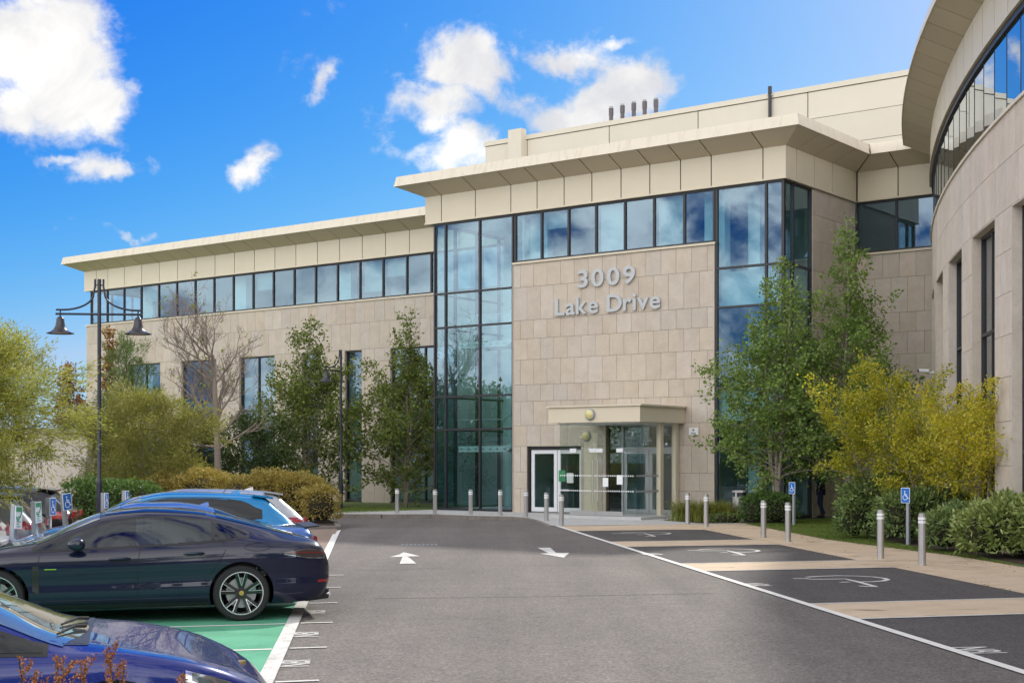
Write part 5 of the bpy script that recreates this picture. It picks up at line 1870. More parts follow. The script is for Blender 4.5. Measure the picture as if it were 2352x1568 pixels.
# low rendered outbuilding on the left
Yo = 50.5
ob = empty('outbuilding', (at(196, Yo), Yo, 0), R(7), 'low pale rendered outbuilding with a plain door behind the black car', 'building')
MB().box(-9, 0, 0, 5, -0.1, 2.95).build('wall', MATS['render_wall'], ob)
MB().box(-9.1, 0.12, -0.12, 5.1, 2.95, 3.12).build('roof', MATS['roofing'], ob)
d = MB().box(-2.55, -1.60, -0.04, -0.003, 0, 2.1).build('door', MATS['door_cream'] if 'door_cream' in MATS else pmat('door_cream', (0.60, 0.53, 0.44), 0.6), ob)
for (a, b, c, e) in ((-2.45, -2.12, 1.15, 1.95), (-2.03, -1.70, 1.15, 1.95), (-2.45, -2.12, 0.2, 1.0), (-2.03, -1.70, 0.2, 1.0)):
    MB().box(a, b, -0.052, -0.042, c, e).build('door_panel', MATS['door_cream'], d)
MB().tube([(-1.68, -0.05, 1.05), (-1.68, -0.10, 1.05), (-1.80, -0.10, 1.05)], 0.014, 6).build('handle', MATS['steel'], d)
# ------------------------------------------------------------------ cars
paint_mat('paint_navy', (0.005, 0.008, 0.030), metal=0.0, rough=0.3)
paint_mat('paint_blue', (0.006, 0.018, 0.17), metal=0.1, rough=0.3)
paint_mat('paint_midblue', (0.045, 0.13, 0.38), metal=0.45, rough=0.3)
paint_mat('paint_teal', (0.0, 0.20, 0.46), metal=0.3, rough=0.3)
paint_mat('paint_silver', (0.42, 0.44, 0.46), metal=0.6, rough=0.32)
paint_mat('paint_grey', (0.26, 0.27, 0.29), metal=0.5, rough=0.32)
paint_mat('paint_black', (0.008, 0.008, 0.009), metal=0.1)
paint_mat('paint_white', (0.70, 0.71, 0.72), rough=0.35)
pmat('car_glass', (0.010, 0.012, 0.014), 0.02, 0.0, 0.55)
glass_mat('car_window', (0.55, 0.62, 0.64), 0.07)
glass_mat('car_window_tinted', (0.16, 0.17, 0.18), 0.07)
pmat('seat_leather', (0.05, 0.048, 0.05), 0.6)
pmat('car_glass_clear', (0.10, 0.13, 0.14), 0.03, 0.0, 0.8, coat=1.0)
pmat('car_trim', (0.012, 0.012, 0.013), 0.45)
pmat('shut_line', (0.002, 0.002, 0.003), 0.8)
pmat('rubber', (0.018, 0.018, 0.019), 0.85)
pmat('rim_black', (0.014, 0.014, 0.015), 0.3, 0.3, coat=0.5)
pmat('rim_silver', (0.62, 0.63, 0.65), 0.25, 0.9)
pmat('tail_red', (0.35, 0.006, 0.008), 0.15, coat=1.0)
pmat('tail_dark', (0.05, 0.035, 0.035), 0.15, coat=1.0)
pmat('lamp_chrome', (0.55, 0.56, 0.58), 0.12, 0.9, coat=1.0)
pmat('plate_white', (0.70, 0.70, 0.68), 0.5)
pmat('brake_disc', (0.35, 0.35, 0.36), 0.4, 0.8)
pmat('badge_green', (0.20, 0.42, 0.03), 0.4)
pmat('badge_gold', (0.45, 0.33, 0.08), 0.35, 0.5)


def hermite(keys, x):
    xs = [k[0] for k in keys]; ys = [k[1] for k in keys]
    n = len(xs)
    if x <= xs[0]: return ys[0]
    if x >= xs[-1]: return ys[-1]
    i = max(j for j in range(n - 1) if xs[j] <= x)
    def tan(j):
        if j == 0: return (ys[1] - ys[0]) / (xs[1] - xs[0])
        if j == n - 1: return (ys[-1] - ys[-2]) / (xs[-1] - xs[-2])
        a = (ys[j] - ys[j - 1]) / (xs[j] - xs[j - 1]); b = (ys[j + 1] - ys[j]) / (xs[j + 1] - xs[j])
        if a * b <= 0: return 0
        return 2 * a * b / (a + b)
    h = xs[i + 1] - xs[i]; t = (x - xs[i]) / h
    return (ys[i] * (1 + 2 * t) * (1 - t) ** 2 + tan(i) * h * t * (1 - t) ** 2 + ys[i + 1] * t * t * (3 - 2 * t) + tan(i + 1) * h * t * t * (t - 1))


class CarShape:
    """body surface described by curves along the length; x from the tail (0) to the nose"""
    def __init__(self, spec):
        self.s = spec
        self.L = spec['top'][-1][0]
        self.cache = {}

    def section(self, x):
        k = round(x, 3)
        if k in self.cache: return self.cache[k]
        g = lambda n: hermite(self.s[n], x)
        zt, zb, zs, wm, wr = g('top'), g('belt'), g('sill'), g('wide'), g('roof')
        zb = min(zb, zt - 0.01)
        wb = wm * self.s.get('belt_in', 0.945)
        gh = zt - zb
        pts = [(wm * 0.90, zs), (wm * 0.965, zs + 0.10 * (zb - zs)), (wm * 0.99, zs + 0.28 * (zb - zs)), (wm * 0.975, zs + 0.45 * (zb - zs)), (wm, zs + 0.70 * (zb - zs)),
               (wm * 0.985, zs + 0.90 * (zb - zs)), (wb, zb), (wb + (wr - wb) * 0.55, zb + gh * 0.50), (wr, zb + gh * 0.86), (wr * 0.72, zb + gh * 0.965), (wr * 0.36, zb + gh * 0.993), (0.0, zt)]
        # smooth the corners by one round of Chaikin, keeping the ends
        for _ in range(2):
            q = [pts[0]]
            for a, b in zip(pts[:-1], pts[1:]):
                q += [(0.75 * a[0] + 0.25 * b[0], 0.75 * a[1] + 0.25 * b[1]), (0.25 * a[0] + 0.75 * b[0], 0.25 * a[1] + 0.75 * b[1])]
            q.append(pts[-1])
            pts = q
        self.cache[k] = pts
        return pts

    def side_y(self, x, z):
        p = self.section(x)
        for a, b in zip(p[:-1], p[1:]):
            if a[1] <= z <= b[1] and b[1] > a[1]:
                return a[0] + (b[0] - a[0]) * (z - a[1]) / (b[1] - a[1])
        return p[0][0] if z < p[0][1] else 0.0

    def top_z(self, x, y):
        p = self.section(x)
        y = abs(y)
        best = None
        for a, b in zip(p[:-1], p[1:]):
            if b[0] <= y <= a[0] and a[0] > b[0]:
                best = a[1] + (b[1] - a[1]) * (a[0] - y) / (a[0] - b[0])
        return best if best is not None else p[-1][1]

    def body(self, name, mats, axles, wr):
        st = sorted(set([0, 0.015, 0.04, 0.08, 0.13] + [round(0.2 + i * (self.L - 0.4) / 62, 3) for i in range(63)] + [self.L - 0.13, self.L - 0.08, self.L - 0.04, self.L - 0.015, self.L]))
        mb = MB()
        rings = []
        for x in st:
            sec = self.section(x)
            ring = [(x, -p[0], p[1]) for p in sec] + [(x, p[0], p[1]) for p in sec[::-1][1:]]
            rings.append(ring)
        m = len(rings[0])
        vs = [v for r_ in rings for v in r_]
        fs = []
        for i in range(len(rings) - 1):
            for j in range(m):
                fs.append((i * m + j, i * m + (j + 1) % m, (i + 1) * m + (j + 1) % m, (i + 1) * m + j))
        fs.append(tuple(range(m))[::-1])
        fs.append(tuple((len(rings) - 1) * m + j for j in range(m)))
        mb.add(vs, fs)
        me = mb.mesh(name, mats[:1])
        o = bpy.data.objects.new('tmp', me); COL.objects.link(o)
        cut = MB()
        W = max(k[1] for k in self.s['wide'])
        for ax in axles:
            for sg in (-1, 1):
                a, b = (W - 0.30, W + 0.1) if sg > 0 else (-W - 0.1, -W + 0.30)
                cut.lathe([(wr, a), (wr, b)], 40, 'y', (ax, 0, wr - 0.045 + self.s.get('arch_dz', 0)))
        cme = cut.mesh('cut', mats[1])
        co = bpy.data.objects.new('cut', cme); COL.objects.link(co)
        md = o.modifiers.new('b', 'BOOLEAN'); md.operation = 'DIFFERENCE'; md.object = co; md.solver = 'EXACT'
        try: md.material_mode = 'TRANSFER'
        except Exception: pass
        bpy.context.view_layer.update()
        out = bpy.data.meshes.new_from_object(o.evaluated_get(bpy.context.evaluated_depsgraph_get()))
        bpy.data.objects.remove(o); bpy.data.objects.remove(co)
        out.polygons.foreach_set('use_smooth', [True] * len(out.polygons))
        out.set_sharp_from_angle(angle=R(38))
        return out

    def side_patch(self, x0, x1, zlo, zhi, side, off=0.004, nx=20, nz=6):
        """sheet that follows the flank between two height curves"""
        mb = MB()
        def fn(u, v):
            x = x0 + (x1 - x0) * u
            a, b = zlo(x), zhi(x)
            z = a + (b - a) * v
            return (x, side * (self.side_y(x, z) + off), z)
        mb.grid(fn, nx, nz, flip=side > 0)
        return mb

    def top_patch(self, xa, xb, wa, wb, off=0.004, nx=10, ny=14, bow=0.0):
        """sheet on the upper surface, half width wa at xa to wb at xb"""
        mb = MB()
        def fn(u, v):
            w = wa + (wb - wa) * u
            y = -w + 2 * w * v
            x = xa + (xb - xa) * u + bow * (1 - (2 * v - 1) ** 2) * (1 - u) 
            return (x, y, self.top_z(x, y) + off)
        mb.grid(fn, nx, ny)
        return mb

    def line(self, pts, side, w=0.007, off=0.003):
        """thin shut line along (x, z) points on the flank"""
        P = []
        for a, b in zip(pts[:-1], pts[1:]):
            n = max(2, int(math.hypot(b[0] - a[0], b[1] - a[1]) / 0.05))
            P += [(a[0] + (b[0] - a[0]) * i / n, a[1] + (b[1] - a[1]) * i / n) for i in range(n)]
        P.append(pts[-1])
        mb = MB()
        vs, fs = [], []
        for i, p in enumerate(P):
            a, b = P[max(0, i - 1)], P[min(len(P) - 1, i + 1)]
            t_ = Vector((b[0] - a[0], b[1] - a[1])).normalized()
            for s_ in (-1, 1):
                x, z = p[0] - t_.y * w / 2 * s_, p[1] + t_.x * w / 2 * s_
                vs.append((x, side * (self.side_y(x, z) + off), z))
        for i in range(len(P) - 1):
            fs.append((2 * i, 2 * i + 1, 2 * i + 3, 2 * i + 2))
        mb.add(vs, fs)
        return mb


def wheel(parent, x, side, W, rad, rim='rim_black', style='twin', inset=0.02):
    wd = 0.245
    yc = side * (W - wd / 2 - inset)
    y1 = side * wd / 2
    t_prof = [(rad * 0.70, -wd / 2), (rad * 0.93, -wd / 2 + 0.005), (rad * 0.985, -wd / 2 + 0.03), (rad, -wd / 2 + 0.06), (rad, wd / 2 - 0.06), (rad * 0.985, wd / 2 - 0.03), (rad * 0.93, wd / 2 - 0.005), (rad * 0.77, wd / 2 - 0.004), (rad * 0.765, wd / 2 - 0.02), (rad * 0.70, -wd / 2)]
    prof = [(r_, h * side) for r_, h in t_prof]
    ty = MB().lathe(prof, 40, 'y', caps=False).build('wheel', MATS['rubber'], parent, 45, (x, yc, rad))
    f = side * (wd / 2 - 0.015)
    mb = MB()
    mb.lathe([(rad * 0.775, f), (rad * 0.775, f + side * 0.008), (rad * 0.735, f + side * 0.008), (rad * 0.72, f - side * 0.02), (rad * 0.70, f - side * 0.16)], 40, 'y', caps=False)
    mb.build('rim', MATS['rim_silver'] if style != 'plain' else MATS[rim], ty, 45)
    mb = MB(); edge = MB()
    n = 5
    for k in range(n):
        a0 = 2 * math.pi * k / n + 0.31
        for da in (-0.22, 0.22):
            def P(r_, a, w, y): return [(r_ * math.cos(a) - math.sin(a) * s_ * w, y, r_ * math.sin(a) + math.cos(a) * s_ * w) for s_ in (-1, 1)]
            w0, w1 = rad * 0.055, rad * 0.062
            q0, q1 = P(rad * 0.16, a0 + da * 0.9, w0, f - side * 0.03), P(rad * 0.735, a0 + da * 1.15, w1, f)
            b0, b1 = P(rad * 0.16, a0 + da * 0.9, w0, f - side * 0.07), P(rad * 0.735, a0 + da * 1.15, w1, f - side * 0.04)
            mb.hexa([b0[0], b0[1], b1[1], b1[0], q0[0], q0[1], q1[1], q1[0]])
            if style == 'twin':                 # machined edge on the inner side of each spoke pair
                e0, e1 = P(rad * 0.26, a0 + da * 0.9, w0, 0), P(rad * 0.735, a0 + da * 1.15, w1, 0)
                i_ = 1 if da < 0 else 0
                A, B = Vector(e0[i_]), Vector(e1[i_])
                mb_w = rad * 0.020
                tdir = (B - A).normalized()
                nrm = Vector((-tdir.z, 0, tdir.x)) * mb_w * (1 if i_ else -1)
                fy0, fy1 = f - side * 0.024, f + side * 0.003
                q = [Vector((A.x, 0, A.z)), Vector((B.x, 0, B.z)), Vector((B.x, 0, B.z)) - nrm, Vector((A.x, 0, A.z)) - nrm]
                ys = [fy0, fy1, fy1, fy0]
                edge.hexa([(p.x, yy - side * 0.01, p.z) for p, yy in zip(q, ys)] + [(p.x, yy + side * 0.001, p.z) for p, yy in zip(q, ys)])
    mb.lathe([(rad * 0.19, f - side * 0.07), (rad * 0.19, f - side * 0.028), (rad * 0.0, f - side * 0.026)], 24, 'y', caps=False)
    mb.build('spokes', MATS[rim], ty)
    if edge.v: tag(edge.build('spoke_edges', MATS['rim_silver'], ty), kind='stuff')
    MB().lathe([(rad * 0.085, f - side * 0.03), (rad * 0.085, f - side * 0.018), (0.0, f - side * 0.016)], 18, 'y', caps=False).build('centre_cap', MATS['badge_gold'] if style == 'twin' else MATS[rim], ty)
    MB().lathe([(rad * 0.54, f - side * 0.11), (rad * 0.54, f - side * 0.10), (rad * 0.1, f - side * 0.10)], 28, 'y', caps=False).build('brake_disc', MATS['brake_disc'], ty)
    return ty


SPEC = {}
SPEC['fastback'] = dict(
    top=[(0, 0.72), (0.05, 0.86), (0.14, 0.985), (0.5, 1.085), (1.1, 1.26), (1.7, 1.38), (2.25, 1.415), (2.75, 1.375), (3.2, 1.22), (3.62, 1.02), (4.1, 0.945), (4.55, 0.85), (4.85, 0.72), (5.0, 0.58), (5.05, 0.50)],
    belt=[(0, 0.70), (0.05, 0.83), (0.14, 0.93), (0.5, 0.985), (1.1, 0.995), (1.7, 0.97), (2.3, 0.945), (2.9, 0.925), (3.5, 0.915), (4.05, 0.90), (4.55, 0.80), (4.85, 0.66), (5.0, 0.52), (5.05, 0.44)],
    sill=[(0, 0.46), (0.06, 0.33), (0.2, 0.245), (0.5, 0.22), (1.1, 0.21), (2, 0.20), (4.6, 0.19), (4.9, 0.20), (5.0, 0.26), (5.05, 0.33)],
    wide=[(0, 0.72), (0.05, 0.80), (0.15, 0.87), (0.5, 0.945), (1.05, 0.97), (1.7, 0.955), (2.4, 0.95), (3.2, 0.95), (4.05, 0.968), (4.5, 0.94), (4.8, 0.84), (5.0, 0.66), (5.05, 0.58)],
    roof=[(0, 0.55), (0.15, 0.70), (0.5, 0.64), (1.1, 0.565), (1.8, 0.575), (2.4, 0.59), (2.9, 0.62), (3.4, 0.70), (3.8, 0.76), (4.5, 0.74), (4.85, 0.62), (5.05, 0.45)], belt_in=0.93)
SPEC['sedan'] = dict(
    top=[(0, 0.80), (0.05, 0.98), (0.14, 1.06), (0.55, 1.085), (1.0, 1.19), (1.5, 1.36), (2.0, 1.43), (2.5, 1.43), (2.95, 1.30), (3.4, 1.05), (3.55, 1.0), (4.0, 0.95), (4.4, 0.85), (4.62, 0.70), (4.70, 0.58)],
    belt=[(0, 0.78), (0.05, 0.93), (0.14, 0.99), (0.6, 0.985), (1.5, 0.96), (2.5, 0.93), (3.4, 0.91), (4.0, 0.88), (4.4, 0.78), (4.62, 0.62), (4.70, 0.5)],
    sill=[(0, 0.48), (0.08, 0.30), (0.3, 0.22), (1, 0.2), (4.3, 0.2), (4.6, 0.22), (4.70, 0.34)],
    wide=[(0, 0.74), (0.05, 0.82), (0.15, 0.87), (0.6, 0.91), (1.0, 0.915), (3.6, 0.91), (4.2, 0.88), (4.5, 0.78), (4.70, 0.56)],
    roof=[(0, 0.6), (0.15, 0.72), (0.6, 0.68), (1.1, 0.57), (1.8, 0.57), (2.5, 0.59), (3.0, 0.64), (3.5, 0.72), (4.3, 0.68), (4.70, 0.42)])
SPEC['hatch'] = dict(
    top=[(0, 0.72), (0.03, 0.96), (0.10, 1.04), (0.30, 1.24), (0.55, 1.44), (0.75, 1.475), (1.4, 1.51), (2.0, 1.52), (2.5, 1.45), (3.0, 1.22), (3.35, 1.03), (3.8, 0.95), (4.1, 0.83), (4.25, 0.66), (4.30, 0.55)],
    belt=[(0, 0.70), (0.03, 0.92), (0.10, 0.99), (0.4, 1.04), (1.0, 1.02), (2.0, 0.97), (3.0, 0.93), (3.7, 0.88), (4.1, 0.75), (4.25, 0.58), (4.30, 0.47)],
    sill=[(0, 0.42), (0.06, 0.30), (0.25, 0.22), (1, 0.2), (4.0, 0.2), (4.2, 0.23), (4.30, 0.34)],
    wide=[(0, 0.74), (0.04, 0.82), (0.15, 0.87), (0.5, 0.90), (1.0, 0.905), (3.4, 0.90), (3.9, 0.86), (4.15, 0.75), (4.30, 0.56)],
    roof=[(0, 0.62), (0.10, 0.70), (0.4, 0.62), (0.8, 0.57), (1.4, 0.58), (2.2, 0.60), (2.8, 0.65), (3.3, 0.72), (4.0, 0.66), (4.30, 0.42)])
SPEC['sports'] = dict(
    top=[(0, 0.60), (0.06, 0.78), (0.2, 0.90), (0.7, 0.99), (1.4, 1.22), (2.0, 1.36), (2.5, 1.375), (2.9, 1.30), (3.3, 1.13), (3.66, 0.975), (3.95, 0.93), (4.35, 0.855), (4.65, 0.755), (4.86, 0.63), (4.94, 0.52)],
    belt=[(0, 0.58), (0.06, 0.74), (0.2, 0.84), (0.7, 0.95), (1.3, 0.955), (2.3, 0.915), (3.2, 0.90), (3.66, 0.905), (4.05, 0.915), (4.35, 0.86), (4.62, 0.75), (4.84, 0.60), (4.94, 0.47)],
    sill=[(0, 0.42), (0.08, 0.28), (0.3, 0.2), (1, 0.18), (4.5, 0.18), (4.8, 0.2), (4.94, 0.32)],
    wide=[(0, 0.74), (0.06, 0.82), (0.2, 0.90), (0.8, 0.975), (1.3, 0.975), (2.4, 0.95), (3.4, 0.955), (4.0, 0.965), (4.4, 0.93), (4.68, 0.82), (4.86, 0.66), (4.94, 0.52)],
    roof=[(0, 0.55), (0.3, 0.66), (1.0, 0.58), (1.8, 0.56), (2.6, 0.58), (3.2, 0.66), (3.66, 0.74), (4.0, 0.74), (4.5, 0.70), (4.86, 0.52), (4.94, 0.4)], belt_in=0.93)


def car(kind, loc, yaw, paint, label, dlo, axles, wrad, ws, rw, group='cars parked in the bays', rim='rim_black', style='twin', extras=True, tint='car_glass', name='parked_car', full=True, pillars=(), clear=False):
    """loc: ground point under the tail centre; yaw: heading of the nose
    dlo = (x0, x1, low(x), high(x)) outline of the side glass"""
    sh = CarShape(SPEC[kind])
    t = empty(name, (loc[0], loc[1], 0), yaw, label, 'car', group)
    me = sh.body('body', [MATS[paint], MATS['car_trim']], axles, wrad + 0.045)
    x0, x1, lo, hi = dlo
    if clear:
        bm = bmesh.new()
        bm.from_mesh(me)
        dead = []
        for f in bm.faces:
            c = f.calc_center_median()
            if x0 + 0.04 < c.x < x1 - 0.06 and lo(c.x) + 0.012 < c.z < hi(c.x) - 0.012 and abs(c.y) > sh.side_y(c.x, c.z) - 0.06 and not any(a < c.x < b for a, b in pillars):
                dead.append(f)
        bmesh.ops.delete(bm, geom=dead, context='FACES')
        bm.to_mesh(me)
        bm.free()
    mkobj('body', me, t)
    W = max(k[1] for k in SPEC[kind]['wide'])
    for ax in axles:
        for sd in (-1, 1):
            wheel(t, ax, sd, W, wrad, rim, style)
    for sd in (-1, 1):
        cl = lambda x: min(x1, max(x0, x))
        if clear:
            sh.side_patch(x0 - 0.035, x1 + 0.03, lambda x: lo(cl(x)) - 0.022, lambda x: lo(cl(x)) + 0.014, sd, 0.004, 30, 2).build('window_trim', MATS['car_trim'], t, 60)
            sh.side_patch(x0 - 0.035, x1 + 0.03, lambda x: hi(cl(x)) - 0.018, lambda x: hi(cl(x)) + 0.02, sd, 0.004, 30, 2).build('window_trim', MATS['car_trim'], t, 60)
            for a, b in pillars:
                sh.side_patch(a - 0.02, b + 0.02, lo, hi, sd, 0.005, 4, 6).build('door_pillar', MATS['car_trim'], t, 60)
        else:
            sh.side_patch(x0 - 0.035, x1 + 0.03, lambda x: lo(cl(x)) - 0.022, lambda x: hi(cl(x)) + 0.02, sd, 0.003, 26, 6).build('window_trim', MATS['car_trim'], t, 60)
        cuts = [x0] + [p for q in pillars for p in q] + [x1]
        for i in range(0, len(cuts), 2):
            a, b = cuts[i], cuts[i + 1]
            sh.side_patch(a, b, lo, hi, sd, 0.006, 14, 6).build('side_window', MATS[('car_window' if a > x1 - 1.35 else 'car_window_tinted') if clear else 'car_glass'], t, 60)
    sh.top_patch(ws[0], ws[1], ws[2], ws[3], 0.006, bow=ws[4] if len(ws) > 4 else 0).build('windscreen', MATS['car_glass_clear'], t, 60)
    if rw: sh.top_patch(*rw, 0.006).build('rear_window', MATS['car_glass'], t, 60)
    return t, sh


Rl = lambda *p: (lambda x: hermite(p, x))
HEAD = math.pi + R(14.66)        # noses point left, as the bays do


def tail_at(px, Y):
    return at(px, Y), Y


# --- dark saloon in the nearest occupied bay
rx, ry = -3.43, 18.02                            # its near rear wheel stands here
ux, uy = math.cos(HEAD), math.sin(HEAD)          # direction of the nose
nx, ny = -uy, ux                                 # its left side
cx, cy = rx - nx * 0.86, ry - ny * 0.86          # axle centre
pan_loc = (cx - ux * 1.13, cy - uy * 1.13)
dlo_p = (1.06, 3.62, Rl((1.06, 1.07), (1.25, 1.045), (1.8, 1.0), (2.6, 0.965), (3.62, 0.925)), Rl((1.06, 1.10), (1.2, 1.17), (1.6, 1.265), (2.1, 1.305), (2.6, 1.275), (3.05, 1.15), (3.62, 0.945)))
pc, psh = car('fastback', pan_loc, HEAD, 'paint_navy', 'dark navy four-door coupe with black twin-spoke wheels on the green bay', dlo_p, (1.13, 4.08), 0.355,
              (3.60, 2.86, 0.76, 0.60, 0.10), (0.45, 1.42, 0.62, 0.52), pillars=((2.33, 2.42), (1.50, 1.53)), clear=True)
for sy in (-0.37, 0.37):
    s_ = bevel_mesh(MB().hexa([(2.05, sy - 0.25, 0.45), (2.75, sy - 0.25, 0.45), (2.75, sy + 0.25, 0.45), (2.05, sy + 0.25, 0.45), (2.05, sy - 0.25, 0.62), (2.75, sy - 0.25, 0.66), (2.75, sy + 0.25, 0.66), (2.05, sy + 0.25, 0.62)]).mesh('front_seat', MATS['seat_leather']), 0.03)
    so = mkobj('front_seat', s_, pc)
    mkobj('seat_back', bevel_mesh(MB().hexa([(2.08, sy - 0.24, 0.6), (2.24, sy - 0.24, 0.6), (2.24, sy + 0.24, 0.6), (2.08, sy + 0.24, 0.6), (1.93, sy - 0.2, 1.1), (2.04, sy - 0.2, 1.1), (2.04, sy + 0.2, 1.1), (1.93, sy + 0.2, 1.1)]).mesh('seat_back', MATS['seat_leather']), 0.03), so)
    mkobj('headrest', bevel_mesh(MB().box(1.91, 2.0, sy - 0.12, sy + 0.12, 1.1, 1.27).mesh('headrest', MATS['seat_leather']), 0.03), so)
mkobj('rear_seat', bevel_mesh(MB().hexa([(0.95, -0.62, 0.45), (1.6, -0.62, 0.45), (1.6, 0.62, 0.45), (0.95, 0.62, 0.45), (0.85, -0.6, 1.05), (1.0, -0.6, 1.05), (1.0, 0.6, 1.05), (0.85, 0.6, 1.05)]).mesh('rear_seat', MATS['seat_leather']), 0.03), pc)
MB().hexa([(3.0, -0.75, 0.6), (3.5, -0.75, 0.6), (3.5, 0.75, 0.6), (3.0, 0.75, 0.6), (3.1, -0.74, 0.9), (3.5, -0.74, 0.92), (3.5, 0.74, 0.92), (3.1, 0.74, 0.9)]).build('dashboard', MATS['seat_leather'], pc)
MB().tube([(2.95 - 0.05 * math.sin(a), -0.37 + 0.18 * math.cos(a), 0.90 + 0.17 * math.sin(a)) for a in [2 * math.pi * k / 24 for k in range(25)]], 0.016, 8).build('steering_wheel', MATS['car_trim'], pc, 60)
# near flank is the car's left side (+y)
for sd in (-1, 1):
    psh.line([(3.55, 0.90), (3.58, 0.75), (3.56, 0.45), (3.52, 0.24)], sd).build('shut_line', MATS['shut_line'], pc)
    psh.line([(2.36, 0.96), (2.40, 0.75), (2.40, 0.24)], sd).build('shut_line', MATS['shut_line'], pc)
    psh.line([(1.36, 1.03), (1.33, 0.90), (1.43, 0.72), (1.52, 0.60)], sd).build('shut_line', MATS['shut_line'], pc)
    psh.line([(3.52, 0.30), (2.4, 0.285), (1.55, 0.285)], sd, 0.012).build('sill_line', MATS['shut_line'], pc)
    psh.side_patch(1.55, 3.58, lambda x: 0.205, lambda x: 0.262, sd, 0.008, 16, 2).build('side_skirt', MATS['car_trim'], pc)
    psh.line([(0.42, 0.90), (0.62, 0.72), (0.62, 0.60)], sd).build('shut_line', MATS['shut_line'], pc)
    for xh, zh in ((2.62, 0.815), (1.72, 0.865)):
        y = psh.side_y(xh, zh)
        d = MB().tube([(xh - 0.13, sd * (y - 0.005), zh), (xh - 0.10, sd * (y + 0.028), zh + 0.006), (xh + 0.08, sd * (y + 0.030), zh + 0.002), (xh + 0.12, sd * (y - 0.005), zh - 0.006)], [0.012, 0.019, 0.019, 0.010], 8)
        d.build('door_handle', MATS['paint_navy'], pc, 60)
    # tail light wrapping round the corner
    psh.side_patch(0.06, 0.60, Rl((0.06, 0.79), (0.3, 0.80), (0.60, 0.845)), Rl((0.06, 0.875), (0.3, 0.905), (0.60, 0.86)), sd, 0.006, 14, 4).build('tail_light', MATS['tail_dark'], pc, 60)
    psh.side_patch(0.07, 0.54, Rl((0.07, 0.845), (0.54, 0.860)), Rl((0.07, 0.851), (0.54, 0.864)), sd, 0.010, 14, 1).build('light_strip', MATS['tail_red'], pc, 60)
    psh.line([(0.60, 0.84), (0.3, 0.788), (0.06, 0.778)], sd, 0.010, 0.008).build('light_edge', MATS['lamp_chrome'], pc)
    psh.side_patch(0.02, 0.16, lambda x: 0.47, lambda x: 0.50, sd, 0.006, 6, 2).build('rear_reflector', MATS['tail_red'], pc, 60)
    # wing vent behind the front wheel
    psh.side_patch(3.565, 3.64, lambda x: 0.40 + (x - 3.565) * 0.5, lambda x: 0.74, sd, 0.007, 4, 6).build('wing_vent', MATS['car_trim'], pc)
    y = psh.side_y(0.9, 0.96)
    ring = [(0.93 + 0.15 * math.cos(a) * (1 if abs(math.cos(a)) < 0.9 else 1.1), 0.935 + 0.048 * math.sin(a)) for a in [2 * math.pi * k / 20 for k in range(21)]]
    psh.line(ring, sd, 0.005).build('filler_flap', MATS['shut_line'], pc)
    # mirror
    yb = psh.side_y(3.12, 0.95)
    m = MB().tube([(3.14, sd * (yb - 0.02), 0.93), (3.10, sd * (yb + 0.10), 0.955)], [0.03, 0.028], 8)
    m.build('mirror_arm', MATS['car_trim'], pc, 60)
    mb = MB()
    mb.grid(lambda u, v: (3.10 + (0.13 if math.cos(6.2832 * u) > 0 else 0.085) * math.cos(6.2832 * u) * math.sin(math.pi * v) ** 0.7, sd * (yb + 0.17 - 0.115 * math.cos(math.pi * v)), 1.005 + 0.082 * math.sin(6.2832 * u) * math.sin(math.pi * v) ** 0.6), 20, 12)
    mb.build('door_mirror', MATS['paint_navy'], pc, 180)
    MB().tube([(0.10, sd * 0.62, 0.30), (-0.01, sd * 0.62, 0.30)], 0.045, 12).build('exhaust_tip', MATS['lamp_chrome'], pc, 60)
psh.side_patch(3.36, 3.50, lambda x: 0.694, lambda x: 0.706, 1, 0.005, 8, 1).build('green_badge_lettering', MATS['badge_green'], pc)
psh.top_patch(1.55, 2.80, 0.50, 0.52, 0.005).build('glass_roof', MATS['car_glass'], pc, 60)
MB().box(-0.012, 0.02, -0.26, 0.26, 0.50, 0.61).build('number_plate', MATS['plate_white'], pc)
mb = MB(); mb.hexa([(0.0, -0.66, 0.24), (0.3, -0.70, 0.21), (0.3, 0.70, 0.21), (0.0, 0.66, 0.24), (-0.005, -0.66, 0.36), (0.3, -0.70, 0.36), (0.3, 0.70, 0.36), (-0.005, 0.66, 0.36)])
mb.build('diffuser', MATS['car_trim'], pc)

